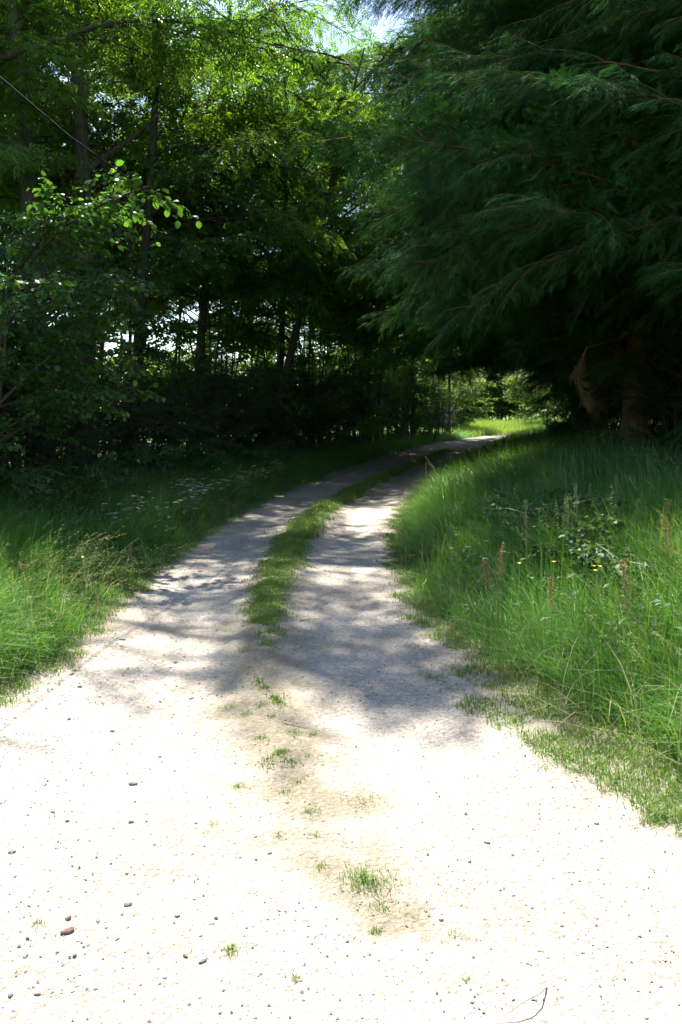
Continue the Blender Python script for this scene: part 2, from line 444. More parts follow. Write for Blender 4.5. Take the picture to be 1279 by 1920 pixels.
def ash_leaf():
    V, T, n = [], [], 0
    for i, y in enumerate((0.08, 0.125, 0.17, 0.215)):
        for s in (-1, 1):
            v, t = leaflet(0.075, 0.030, np.array([0, y, -0.1 * y * y / 0.2]), s * 1.05, 0.25)
            V.append(v); T.append(t + n); n += 4
    v, t = leaflet(0.08, 0.034, np.array([0, 0.235, -0.025]), 0, 0.3); V.append(v); T.append(t + n)
    return np.concatenate(V), np.concatenate(T)


def round_leaf(l=1.0, w=0.85):
    V = np.array([[0, 0, 0], [0, l * .5, 0.0], [0, l, -0.12 * l], [w * .32, l * .12, .05], [w * .5, l * .45, .09], [w * .33, l * .8, .02],
                  [-w * .32, l * .12, .05], [-w * .5, l * .45, .09], [-w * .33, l * .8, .02]], float)
    T = np.array([[0, 3, 1], [3, 4, 1], [4, 5, 1], [5, 2, 1], [0, 1, 6], [6, 1, 7], [7, 1, 8], [8, 1, 2]])
    return V, T


def oval_leaf(l=1.0, w=0.5):
    V = np.array([[0, 0, 0], [w * .5, l * .42, .07], [0, l, -0.1], [-w * .5, l * .42, .07], [0, l * .45, 0]], float)
    return V, np.array([[0, 1, 4], [1, 2, 4], [0, 4, 3], [4, 2, 3]])


ASH = ash_leaf(); ROUND = round_leaf(); OVAL = oval_leaf()


def bough(name, seed, L, mats, kind, ntw=16, droop=0.25, spread=1.0, dens=1.0):
    rng = np.random.default_rng(seed)
    mb = MB()
    t = np.linspace(0, 1, 9)
    ax = np.stack([L * t, 0.10 * L * np.sin(2.5 * t + rng.uniform(0, 6)) * t, L * (0.22 * t - droop * t * t)], 1)
    mb.add(*tube(ax, 0.022 * (1 - 0.8 * t) + 0.003, 5), 0)
    LO, LA, LN, LS = [], [], [], []
    def leaves_on(P, size, gap, start=0.2):
        seg = np.linalg.norm(np.diff(P, axis=0), axis=1).sum()
        n = max(2, int(seg * (1 - start) / gap))
        tt_ = np.linspace(start, 1, n)
        idx = tt_ * (len(P) - 1); i0 = np.clip(idx.astype(int), 0, len(P) - 2); fr = (idx - i0)[:, None]
        O = P[i0] * (1 - fr) + P[i0 + 1] * fr; D = norm(P[i0 + 1] - P[i0])
        sd = norm(np.cross(D, np.array([0, 0, 1.0]) + 0 * D))
        sg = np.where(np.arange(n) % 2 == 0, 1.0, -1.0)[:, None]
        A = D * rng.uniform(.3, .9, (n, 1)) + sd * sg * rng.uniform(.5, 1, (n, 1)) + np.array([0, 0, -1]) * rng.uniform(0.0, 0.75, (n, 1))
        Nn = np.array([0, 0, 1.0]) + rng.normal(0, .38, (n, 3))
        LO.append(O); LA.append(A); LN.append(Nn); LS.append(size * rng.uniform(.65, 1.2, n))
    par = {'ash': (1.0, 0.085), 'hazel': (0.085, 0.05), 'small': (0.05, 0.034), 'fine': (0.034, 0.026)}[kind]
    size, gap = par[0], par[1] / dens
    for k in range(ntw):
        u = 0.14 + 0.86 * (k + rng.uniform(0, .8)) / ntw; u = min(u, .99)
        i = min(int(u * 8), 7); b0 = ax[i] + (ax[i + 1] - ax[i]) * (u * 8 - i); d = norm(ax[i + 1] - ax[i])
        sg = 1 if k % 2 else -1
        ang = rng.uniform(.5, 1.1) * sg * spread
        dd = np.array([d[0] * math.cos(ang) - d[1] * math.sin(ang), d[0] * math.sin(ang) + d[1] * math.cos(ang), d[2] + rng.uniform(-.25, .45)])
        ln = L * rng.uniform(.26, .44) * (1.15 - .6 * u)
        s = np.linspace(0, 1, 6)
        P = b0 + norm(dd) * ln * s[:, None] + np.stack([0 * s, 0 * s, -0.22 * ln * s * s * rng.uniform(.3, 1.8)], 1)
        mb.add(*tube(P, 0.008 * (1 - .75 * s) + .0015, 3), 0)
        leaves_on(P, size, gap)
        for q in range(3):
            w = rng.uniform(.2, .85); j = min(int(w * 5), 4); c0 = P[j] + (P[j + 1] - P[j]) * (w * 5 - j)
            d2 = norm(norm(dd) + rng.normal(0, .6, 3) * np.array([1, 1, .6])); l2 = ln * rng.uniform(.3, .55)
            s2 = np.linspace(0, 1, 4)
            P2 = c0 + d2 * l2 * s2[:, None] + np.stack([0 * s2, 0 * s2, -0.25 * l2 * s2 * s2], 1)
            mb.add(*tube(P2, 0.004 * (1 - .7 * s2) + .001, 3), 0)
            leaves_on(P2, size, gap, 0.1)
    tm = ASH if kind == 'ash' else ROUND if kind == 'hazel' else OVAL
    V, T = stamp(tm[0], tm[1], np.concatenate(LO), np.concatenate(LA), np.concatenate(LN), np.concatenate(LS))
    mb.add(V, T, 1)
    return mb.mesh(name, mats)


def frond_template(rng, n=8, L=0.17):
    """one flat comb-like spray, all in one piece"""
    V, T = [], []
    y = np.linspace(0, 1, n + 1) * L
    for i in range(n + 1):
        z = -.3 * y[i] ** 2 / L; w = .003 * (1 - .7 * i / n)
        V += [[-w, y[i], z], [w, y[i], z]]
    for i in range(n):
        a = 2 * i; T += [[a, a + 1, a + 3], [a, a + 3, a + 2]]
        for k, s in ((0, -1), (1, 1)):
            l = (.068 * (1 - .62 * i / n) + .012) * rng.uniform(.7, 1.25); an = rng.uniform(.5, .85)
            V.append([s * l * math.sin(an), y[i] + l * math.cos(an), V[a][2] - l * rng.uniform(.05, .3)])
            V.append([s * l * .45 * math.sin(an) , y[i] + l * .45 * math.cos(an) + .009, V[a][2] - l * .05])
            T += [[a + k, len(V) - 2, len(V) - 1]]
    V.append([0, L * 1.3, -.4 * L]); T.append([2 * n, 2 * n + 1, len(V) - 1])
    return np.array(V), np.array(T)


def conifer_bough(name, seed, L, mats, nlat=26, hang=1.0, lat=1.3, gap=.055):
    """a limb, irregular plumes along it, side shoots on the plumes, flat sprays on the shoots"""
    rng = np.random.default_rng(seed)
    mb = MB(); t = np.linspace(0, 1, 12)
    ax = np.stack([L * t, 0.07 * L * np.sin(2.2 * t + rng.uniform(0, 6)) * t, L * (0.26 * t - 0.36 * t ** 2.2)], 1)
    mb.add(*tube(ax, 0.022 * (1 - .9 * t) + .002, 5), 0)
    O, A, Nn, S = [], [], [], []
    m0 = int(L * 26); w0 = rng.uniform(.2, 1, m0) * 11; i0 = np.clip(w0.astype(int), 0, 10); fr0 = (w0 - i0)[:, None]     # sprays sitting on the limb itself
    O.append(ax[i0] * (1 - fr0) + ax[i0 + 1] * fr0); A.append(norm(ax[i0 + 1] - ax[i0]) + rng.normal(0, .55, (m0, 3)) + np.array([0, 0, .25])); Nn.append(np.array([0, 0, 1.0]) + rng.normal(0, .4, (m0, 3))); S.append(rng.uniform(.8, 1.4, m0))
    zu = np.array([0, 0, 1.0])
    def along(P, w):
        q = w * (len(P) - 1); i = min(int(q), len(P) - 2); return P[i] + (P[i + 1] - P[i]) * (q - i), norm(P[i + 1] - P[i])
    def turn(d, a, dz):
        return norm(np.array([d[0] * math.cos(a) - d[1] * math.sin(a), d[0] * math.sin(a) + d[1] * math.cos(a), d[2] * .7 + dz]))
    for k in range(nlat):
        u = min(.995, 0.12 + 0.88 * (max(.1, k + rng.uniform(-.3, 1.0)) / nlat) ** .9)
        b0, d = along(ax, max(u, .05)); sg = 1 if rng.random() < .5 else -1
        if k > nlat - 3: sg *= .25
        dd = turn(d, sg * rng.uniform(.25, 1.15), rng.uniform(-.30, .42))
        ln = lat * rng.uniform(.35, 1.0) * (1 - .45 * u) * min(1, .35 + 2 * u)
        s_ = np.linspace(0, 1, 7)
        P = b0 + dd * ln * s_[:, None] + np.stack([0 * s_, 0 * s_, -0.34 * hang * rng.uniform(.4, 1.4) * ln * s_ ** 1.8], 1)
        mb.add(*tube(P, 0.007 * (1 - .8 * s_) + .001, 3), 0)
        m = max(3, int(ln / .085))
        for q in range(m + 1):
            w = min(1.0, .06 + .94 * (q + rng.uniform(0, .6)) / m); c0, D = along(P, min(w, .999)); sg2 = 1 if q % 2 else -1
            tip = q == m
            d2 = turn(D, 0 if tip else sg2 * rng.uniform(.45, .95), rng.uniform(-.28, .12) * hang)
            l2 = (.11 + .27 * (1 - w) * min(1, ln)) * rng.uniform(.6, 1.25); nf = max(2, int(l2 / gap))
            v = np.linspace(.1, 1, nf); Q = c0 + d2 * (l2 * v)[:, None] + zu * (-.35 * hang * l2 * v ** 2)[:, None]
            sd = norm(np.cross(d2, zu)); al = np.where(np.arange(nf) % 2 == 0, 1.0, -1.0)[:, None]; al[-1] = .1
            O.append(Q); A.append(d2 + al * sd * rng.uniform(.35, .75, (nf, 1)) - zu * rng.uniform(.0, .45, (nf, 1)) * hang)
            Nn.append(zu + rng.normal(0, .35, (nf, 3))); S.append(rng.uniform(.85, 1.4, nf) * (1.05 - .25 * v))
    O = np.concatenate(O); A = np.concatenate(A); Nn = np.concatenate(Nn); S = np.concatenate(S)
    tmpl = [frond_template(rng), frond_template(rng)]
    for q in (0, 1):
        V, T = stamp(tmpl[q][0], tmpl[q][1], O[q::2], A[q::2], Nn[q::2], S[q::2]); mb.add(V, T, 1)
    return mb.mesh(name, mats)


B = {}
wood = M['twig_bark']
B['ash'] = [bough('ash_bough', 10 + i, 2.4, [wood, M['ash_leaf']], 'ash', 15, .30, dens=.95) for i in range(4)]
B['hazel'] = [bough('hazel_bough', 20 + i, 2.0, [wood, M['hazel_leaf']], 'hazel', 16, .25) for i in range(3)]
B['bright'] = [bough('maple_bough', 30 + i, 2.0, [wood, M['bright_leaf']], 'hazel', 16, .22) for i in range(2)]
B['small'] = [bough('thorn_bough', 40 + i, 1.7, [wood, M['dark_leaf']], 'small', 18, .2) for i in range(3)]
B['bramble'] = [bough('bramble_cane', 50 + i, 1.0, [M['stem'], M['bramble_leaf']], 'hazel', 12, .35, dens=.9) for i in range(2)]
B['conifer_long'] = [conifer_bough('conifer_bough', 60 + i, 6.2, [M['conifer_bark'], M['needle']], 58, lat=1.5) for i in range(2)]
B['conifer_short'] = [conifer_bough('conifer_bough', 65 + i, 2.6, [M['conifer_bark'], M['needle']], 26, lat=1.1) for i in range(2)]


def orient(P, d, roll=0.0, s=1.0, sz=None):
    d = Vector(d).normalized()
    side = Vector((0, 0, 1)).cross(d)
    if side.length < 1e-3: side = Vector((0, 1, 0))
    side.normalize(); up = d.cross(side)
    m = Matrix((d, side, up)).transposed().to_4x4() @ Matrix.Rotation(roll, 4, 'X')
    return Matrix.Translation(P) @ m @ Matrix.Diagonal((s, s, s if sz is None else sz, 1))


def in_tunnel(P):
    """keeps boughs out of the space a vehicle would drive through"""
    a, b = float(xl(P[1])), float(xr(P[1]))
    if a - 0.6 < P[0] < b + 0.6 and P[2] < 2.5 + 0.02 * P[1]: return True
    return 9 < P[1] and a - 0.3 < P[0] < b + 2.1 and P[2] < 1.65 + 0.043 * P[1]


def path(base, top, wob, n, rng):
    t = np.linspace(0, 1, n)[:, None]
    P = np.array(base) + (np.array(top) - np.array(base)) * t
    ph = rng.uniform(0, 6, 4)
    P[:, 0] += wob * (np.sin(3.0 * t[:, 0] + ph[0]) - math.sin(ph[0])) * t[:, 0] ** .3 + .3 * wob * np.sin(8 * t[:, 0] + ph[1]) * t[:, 0]
    P[:, 1] += wob * (np.sin(2.6 * t[:, 0] + ph[2]) - math.sin(ph[2])) * t[:, 0] ** .3
    return P


STATS = {'bough': 0}


def put_bough(crown, root, P, d, roll, s, kinds, rng, length=2.0, hang=.1, lit=True):
    """P in the tree's own space; a bough that would fill the lane or shade an open spot is left out"""
    o = np.array(root.location) + np.array(P); d = np.array(d)
    for f in (.3, .65, 1.0):
        W = o + d * length * s * f
        if in_tunnel(W - np.array([0, 0, hang])): return False
        if 2.3 < W[0] < 4.7 and 7.5 < W[1] < 13.2 and 1.0 < W[2] - hang * .5 < 3.3: return False     # open space round the dead spray
        if f > .5 and W[1] < 2.5 and abs(W[0]) < 6: return False
        if lit and must_be_lit(W, .35): return False
    link('bough', kinds[rng.integers(len(kinds))], crown, orient(P, d, roll, s)); STATS['bough'] += 1
    return True


BARE = {401, 402, 403, 404}      # trees whose trunks show bare towards the track


def deciduous(name, base, H, r, seed, kinds, label, group=None, cat='tree', lean=(0, 0), z0=.3, nl=12, per=5, spread=3.2, s=1.0, wob=.25, bark=None, lit=True, trunk_boughs=0):
    rng = np.random.default_rng(seed)
    x, y = base; root = empty(name, (x, y, float(hgt(x, y)) - .05))
    tag(root, label, cat, group)
    mb = MB()
    P = path((0, 0, 0), (lean[0], lean[1], H), wob, 15, rng); t = np.linspace(0, 1, 15)
    rad = r * (1 - .82 * t ** 1.1) + r * .5 * np.exp(-t * 28)
    mb.add(*tube(P, rad, 9, rng, .05), 0)
    crown = empty('crown', (0, 0, 0), 0, root)
    az = rng.uniform(0, 6.28)
    for k in range(nl):
        u = z0 + (0.97 - z0) * (k + rng.uniform(0, .6)) / nl
        i = min(int(u * 14), 13); b0 = P[i] + (P[i + 1] - P[i]) * (u * 14 - i)
        az += 2.4 + rng.normal(0, .3)
        ln = spread * (0.55 + .9 * math.sin(math.pi * min(1, (u - z0) / (1 - z0) * .8 + .15))) * rng.uniform(.7, 1.15) * .75
        el = rng.uniform(.35, .85); d = np.array([math.cos(az) * math.cos(el), math.sin(az) * math.cos(el), math.sin(el)])
        s_ = np.linspace(0, 1, 7)
        Q = b0 + d * ln * s_[:, None] + np.stack([.1 * ln * np.sin(3 * s_ + az), .1 * ln * np.sin(2.5 * s_ + 2 * az), -.12 * ln * s_ ** 2], 1) * s_[:, None]
        W = np.array(root.location) + Q[-1]
        if lit and must_be_lit(W, .3): continue
        if seed in BARE and b0[2] < 9 and math.sin(az) < .1: continue
        mb.add(*tube(Q, r * .36 * (1 - u * .55) * (1 - .8 * s_) + .008, 5), 0)
        for q in range(per):
            v = .3 + .7 * (q + rng.uniform(0, .6)) / per; v = min(v, 1.0); j = min(int(v * 6), 5)
            p = Q[j] + (Q[j + 1] - Q[j]) * (v * 6 - j)
            a2 = az + rng.normal(0, .75); e2 = rng.uniform(-.25, .55)
            if seed in BARE and u > .7 and rng.random() < .4: continue
            if seed in BARE and p[2] < 9.5 and p[1] + math.sin(a2) < .7 and rng.random() < .92: continue
            put_bough(crown, root, p, (math.cos(a2) * math.cos(e2), math.sin(a2) * math.cos(e2), math.sin(e2)), rng.normal(0, .35), s * rng.uniform(.8, 1.25), kinds, rng, lit=lit)
    for q in range(trunk_boughs):
        u = rng.uniform(.12, z0 + .15); i = min(int(u * 14), 13); p = P[i]
        a2 = rng.uniform(0, 6.28); e2 = rng.uniform(-.1, .6)
        put_bough(crown, root, p, (math.cos(a2) * math.cos(e2), math.sin(a2) * math.cos(e2), math.sin(e2)), rng.normal(0, .3), s * rng.uniform(.6, 1.0), kinds, rng, lit=lit)
    link('trunk', mb.mesh('trunk', [bark or M['bark']], True), root)
    return root


def shrub(name, base, H, W, seed, kinds, label, group=None, cat='shrub', nst=6, nb=26, s=.8, lit=True, r=.03):
    """several stems from one stool with boughs all the way up"""
    rng = np.random.default_rng(seed)
    x, y = base; root = empty(name, (x, y, float(hgt(x, y)) - .05)); tag(root, label, cat, group)
    mb = MB(); crown = empty('crown', (0, 0, 0), 0, root); stems = []
    for k in range(nst):
        a = 6.28 * k / nst + rng.uniform(-.4, .4); o = W * rng.uniform(.25, .75)
        P = path((.12 * math.cos(a), .12 * math.sin(a), 0), (o * math.cos(a), o * math.sin(a), H * rng.uniform(.65, 1.0)), .12, 9, rng)
        t = np.linspace(0, 1, 9); mb.add(*tube(P, r * rng.uniform(.6, 1.2) * (1 - .8 * t) + .004, 5), 0); stems.append(P)
    for q in range(nb):
        P = stems[q % nst]; u = rng.uniform(.12, 1.0) ** .8; i = min(int(u * 8), 7); p = P[i] + (P[i + 1] - P[i]) * (u * 8 - i)
        a2 = math.atan2(p[1], p[0]) + rng.normal(0, .9); e2 = rng.uniform(-.3, .7)
        put_bough(crown, root, p, (math.cos(a2) * math.cos(e2), math.sin(a2) * math.cos(e2), math.sin(e2)), rng.normal(0, .4), s * rng.uniform(.7, 1.2), kinds, rng, lit=lit)
    link('stems', mb.mesh('stems', [M['twig_bark']], True), root)
    return root


def conifer(base, H, seed, label, Lmax=4.6, zmin=1.0, nb=120, r=.2, group='cypress trees along the track', skirt=1.0, toward=None):
    rng = np.random.default_rng(seed)
    x, y = base; root = empty('cypress_tree', (x, y, float(hgt(x, y)) - .05)); tag(root, label, 'tree', group)
    P = path((0, 0, 0), (rng.normal(0, .2), rng.normal(0, .2), H), .12, 14, rng); t = np.linspace(0, 1, 14)
    link('trunk', mesh_tris('trunk', *tube(P, r * (1 - .9 * t) + r * .5 * np.exp(-t * 26) + .01, 10, rng, .06), [M['conifer_bark']], smooth=True), root)
    crown = empty('crown', (0, 0, 0), 0, root); az = rng.uniform(0, 6.28)
    for k in range(nb):
        u = (k + rng.uniform(0, 1)) / nb; z = zmin + (H * .97 - zmin) * u ** 1.15; v = z / H
        i = min(int(v * 13), 12); p = P[i] + (P[i + 1] - P[i]) * (v * 13 - i)
        az += 2.4 + rng.normal(0, .35)
        a = az
        if toward is not None and rng.random() < .42: a = toward + rng.normal(0, .7)
        ln = (Lmax * (1 - v) ** .62 + .5) * rng.uniform(.7, 1.1)
        el = rng.uniform(-.22, .38) + .25 * v
        d = np.array([math.cos(a) * math.cos(el), math.sin(a) * math.cos(el), math.sin(el)])
        for _ in range(4):      # limbs stop short of the far side of the lane
            tip = np.array(root.location) + p + d * ln
            if tip[1] < 24 and tip[0] < float(xc(tip[1])) + .75: ln *= .86
        kd, sc, L0 = (B['conifer_long'], ln / 6.2, 6.2) if ln > 3.3 else (B['conifer_short'], ln / 2.6, 2.6)
        if not put_bough(crown, root, p, d, rng.normal(0, .35), sc, kd, rng, L0, .45) and ln > 3.3:
            put_bough(crown, root, p, d, rng.normal(0, .35), .85, B['conifer_short'], rng, 2.6, .45)
    return root


# ------------------------------------------------------------------ cypresses on the bank beside the track
TW = math.radians(190)
con = [((6.5, 10.2), 14, 'cypress with low sweeping fronds over the sunlit verge grass', 7.6, 1.9, 210),
       ((5.6, 15.3), 15, 'cypress with a dead brown spray hanging from a low limb', 7.2, 1.6, 210),
       ((6.5, 20.5), 15, 'dense dark cypress behind the lit bramble patch', 7.0, 1.6, 190),
       ((7.9, 26.0), 15, 'dense dark cypress arching over the bend of the track', 6.6, 1.8, 190),
       ((9.8, 32.0), 14, 'cypress with a reddish trunk at the mouth of the tree tunnel', 6.4, 2.0, 170),
       ((12.2, 38.5), 14, 'cypress beside the sunlit clearing', 5.6, 2.2, 120),
       ((9.2, 13.0), 14, 'cypress standing in the second row behind the dead spray', 4.6, .8, 110),
       ((9.8, 18.0), 15, 'cypress standing in the second row behind the verge', 4.6, .8, 110),
       ((11.0, 23.5), 15, 'cypress standing in the second row behind the bend', 4.6, .8, 110),
       ((13.4, 29.5), 14, 'cypress standing in the second row behind the reddish trunk', 4.6, .8, 100),
       ((10.5, 8.5), 14, 'cypress standing in the second row above the tall bank grass', 4.6, .8, 90)]
con_roots = []
for i, (b, H, lab, Lm, zm, nb) in enumerate(con):
    con_roots.append(conifer(b, H, 300 + i, lab, Lm, zm, nb, r=.2 + .02 * (i % 3), toward=TW))

# ------------------------------------------------------------------ trees of the hedgerow on the other side
deciduous('ash_tree', (-5.75, 12.8), 13, .21, 401, B['ash'], 'thick ash trunk close beside the overhead wire', 'tall ash trees of the hedgerow', z0=.46, nl=13, per=4, spread=3.6, s=1.1)
deciduous('ash_tree', (-5.6, 14.6), 13.5, .19, 402, B['ash'], 'forked ash trunk crossed by the overhead wire', 'tall ash trees of the hedgerow', lean=(.5, .3), z0=.46, nl=13, per=4, spread=3.8, s=1.1)
deciduous('ash_tree', (-5.35, 16.4), 13, .22, 403, B['ash'], 'thick straight ash trunk behind the forked ash', 'tall ash trees of the hedgerow', lean=(.9, -.4), z0=.46, nl=13, per=4, spread=3.8, s=1.1)
deciduous('ash_tree', (-5.0, 18.5), 12.5, .15, 404, B['ash'], 'leaning ash trunk rising over the cow parsley', 'tall ash trees of the hedgerow', lean=(1.8, .6), z0=.34, nl=11, per=4, spread=3.4, s=1.15)
deciduous('ash_tree', (-4.2, 22.5), 13, .15, 405, B['ash'], 'ash tree with open crown against the pale sky', 'tall ash trees of the hedgerow', lean=(.8, 0), z0=.32, nl=11, per=4, spread=3.6, s=1.15)
deciduous('ash_tree', (-2.3, 27.5), 13, .14, 406, B['ash'], 'ash tree behind the many-stemmed hazel', 'tall ash trees of the hedgerow', lean=(.6, -.3), z0=.3, nl=11, per=4, spread=3.6, s=1.15)
deciduous('ash_tree', (-5.9, 9.4), 13, .2, 410, B['ash'], 'unseen ash tree added to shade the near track', 'tall ash trees of the hedgerow', lean=(.8, 0), z0=.64, nl=14, per=6, spread=4.6, s=1.2)  # stands out of view, added so its crown shades the near track
deciduous('ash_tree', (-2.2, 24.2), 12, .14, 415, B['ash'], 'ash tree leaning over the bend of the track', 'tall ash trees of the hedgerow', lean=(2.4, 0), z0=.45, nl=12, per=4, spread=4.2, s=1.2)
deciduous('ash_tree', (.0, 31.0), 12, .14, 416, B['ash'], 'ash tree leaning over the far end of the track', 'tall ash trees of the hedgerow', lean=(2.6, 0), z0=.36, nl=15, per=5, spread=4.2, s=1.2)
deciduous('maple_tree', (1.2, 36.5), 14, .15, 407, B['bright'], 'sunlit yellow green maple beyond the bend', 'maples by the bend', z0=.28, nl=14, per=6, spread=3.6, s=1.4)
deciduous('maple_tree', (4.0, 44.0), 12, .14, 408, B['bright'], 'yellow green maple near the end of the tunnel', 'maples by the bend', z0=.22, nl=13, per=6, spread=3.0, s=1.4, trunk_boughs=6)
deciduous('young_tree', (6.35, 47.0), 9, .10, 409, B['hazel'], 'slender straight trunk beside the sunlit clearing', 'trees by the clearing', z0=.5, nl=9, per=5, spread=2.2, s=1.1, wob=.05)

deciduous('field_maple', (-9.5, 20.0), 11, .14, 411, B['bright'], 'sunlit field maple showing between the ash trunks', 'maples behind the hedgerow', z0=.5, nl=13, per=4, spread=3.2, s=1.3)
deciduous('field_maple', (-8.8, 26.5), 12, .14, 412, B['bright'], 'sunlit field maple behind the leaning ash', 'maples behind the hedgerow', z0=.5, nl=13, per=4, spread=3.2, s=1.3)
deciduous('field_maple', (-5.6, 33.0), 12, .14, 413, B['bright'], 'sunlit field maple behind the many-stemmed hazel', 'maples behind the hedgerow', z0=.2, nl=13, per=4, spread=3.2, s=1.3)
# saplings: slim stems filling the hedgerow; some get lighter leaves to look lit
rs = np.random.default_rng(77)
hl = [(-8.2, 14.6), (-7.4, 16.6), (-4.7, 17.4), (-4.9, 20.3), (-4.2, 20.0), (-3.6, 21.8), (-3.9, 24.2), (-2.9, 24.8), (-3.2, 26.4), (-1.7, 26.8), (-1.0, 29.2), (-1.5, 31.5), (0.2, 31.2), (0.3, 34.0), (1.5, 34.2), (2.2, 38.0), (3.3, 41.0), (5.0, 45.2), (-7.6, 14.5), (-7.3, 18.0), (-6.4, 21.5), (-5.4, 25.0)]
for i, (x, y) in enumerate(hl):
    deciduous('sapling', (x, y), rs.uniform(6.5, 10), rs.uniform(.03, .06), 500 + i, (B['bright'] if i % 3 == 1 else B['hazel']) if i % 3 else B['ash'], ('slim hazel-leaved sapling stem growing in the dark hedgerow' if i % 3 else 'slim feather-leaved ash sapling growing in the dark hedgerow') if i < 18 else 'slim sapling stem standing behind the ash trunks on the field side', ('hazel saplings of the hedgerow' if i % 3 else 'ash saplings of the hedgerow') if i < 18 else 'saplings on the field side',
              lean=(rs.normal(.3, .5), rs.normal(0, .3)), z0=.5, nl=8, per=3, spread=1.7, s=.95, wob=.2, bark=M['twig_bark'], trunk_boughs=2)
# many-stemmed hazels
hz = [((-.9, 28.0), 6.5, 'many-stemmed hazel with light showing between its stems'), ((-6.1, 13.9), 5.2, 'hazel bush between the thick ash and the forked ash'), ((-4.75, 10.4), 3.7, 'large-leaved hazel bush standing in front of the ash trunks'),
      ((-5.6, 17.6), 4.8, 'hazel bush beside the leaning ash'), ((.7, 32.6), 6.0, 'hazel bush where the track bends away'), ((-3.4, 22.9), 5.5, 'hazel bush beside the ash with open crown'),
      ((2.9, 39.4), 5.5, 'hazel bush inside the dark end of the tree tunnel'), ((-2.2, 25.6), 5.5, 'hazel bush behind the cow parsley drift'), ((-7.4, 11.6), 5.2, 'hazel bush behind the large-leaved hazel')]
for i, ((x, y), H, lab) in enumerate(hz):
    shrub('hazel_bush', (x, y), H, 1.5 if i != 2 else 1.0, 600 + i, B['hazel'], lab, 'hazels of the hedgerow', nst=8, nb=[34, 26, 46, 16, 30, 16, 34, 22, 26][i], s=.95, r=.04)
# dark thorn bushes along the foot of the hedgerow
th = [(-6.7, 10.2), (-5.9, 12.0), (-5.2, 13.6), (-4.9, 15.3), (-4.6, 16.9), (-4.1, 18.6), (-3.6, 20.2), (-3.0, 21.9), (-2.5, 23.5), (-1.9, 25.2), (-1.2, 26.9), (-.6, 28.7), (.0, 30.5), (.8, 32.2), (1.5, 34.0), (2.3, 36.0), (3.1, 38.2), (3.9, 40.5), (4.8, 43.0), (5.6, 45.3), (5.9, 44.2), (6.6, 46.6), (5.0, 41.0), (-7.5, 13.0), (-6.8, 15.6), (-6.2, 18.6), (-5.5, 21.4)]
for i, (x, y) in enumerate(th):
    shrub('thorn_bush', (x - .35, y), rs.uniform(1.7, 2.6) + (1.2 if 9 < i < 20 else 0), 1.0, 700 + i, B['small'], 'dark thorn bush at the foot of the hedgerow', 'thorn bushes of the hedgerow', nst=7, nb=28, s=.85)

for i in range(11):
    y = 9.0 + i * 2.7; x = float(xr(y)) + rs.uniform(4.6, 6.6)
    shrub('holly_bush', (x, y), rs.uniform(1.8, 2.8), 1.1, 760 + i, B['small'], 'dark bush in the gloom under the cypresses', 'bushes under the cypresses', nst=7, nb=26, s=.9)
for i, (x, y, H) in enumerate([(9.5, 70, 6.5), (14.5, 73, 7.5), (20.0, 72, 7.0), (25.5, 70, 7.0), (3.5, 68, 7.0), (31, 68, 7)]):
    shrub('willow_bush', (x, y), H, 3.2, 780 + i, B['bright'], 'pale sunlit willow bush at the back of the clearing', 'willows behind the clearing', 'bush', 10, 130, 1.5, lit=False, r=.06)
for i in range(9):
    shrub('field_hedge_bush', (2 + i * 4.6, 77 + 2 * math.sin(i * 1.9)), 3.2, 2.4, 790 + i, B['bright'], 'low leafy bush in the hedge beyond the clearing', 'hedge bushes beyond the clearing', 'bush', 9, 60, 1.5, lit=False, r=.05)
for i in range(14):
    y = 22.0 + i * 1.9; x = float(xl(y)) - rs.uniform(4.3, 5.4)
    shrub('thorn_bush', (x, y), rs.uniform(2.4, 3.6), 1.1, 735 + i, B['small'], 'dark thorn bush in the second rank of the hedgerow', 'thorn bushes in the second rank', nst=7, nb=28, s=.95)
# round the clearing and far behind
shrub('clearing_bush', (7.6, 54.5), 4.2, 1.8, 801, B['bright'], 'sunlit green bush left of the grassy clearing behind the slender trunk'.replace('left of', 'bordering'), None, 'bush', nst=8, nb=60, s=1.1, lit=False)
shrub('clearing_bush', (15.6, 61.0), 4.6, 2.6, 802, B['bright'], 'broad rounded bush with a dark base beyond the clearing grass', None, 'bush', nst=9, nb=80, s=1.2, lit=False)
shrub('clearing_bush', (19.5, 60.5), 4.4, 2.4, 803, B['hazel'], 'dark bush behind the last cypress at the clearing', None, 'bush', nst=9, nb=60, s=1.2, lit=False)
far = [(-62 + 9.5 * k + 3 * math.sin(k * 2.3), 84 + 9 * math.sin(k * 1.7)) for k in range(14)]
for i, (x, y) in enumerate(far):
    deciduous('field_tree', (x, y), rs.uniform(9, 13) if x > 2 else rs.uniform(4, 5), .25, 850 + i, B['bright'], 'distant leafy tree at the far edge of the meadow', 'trees at the edge of the meadow', z0=.06, nl=14, per=5, spread=4.6, s=2.5, lit=False)

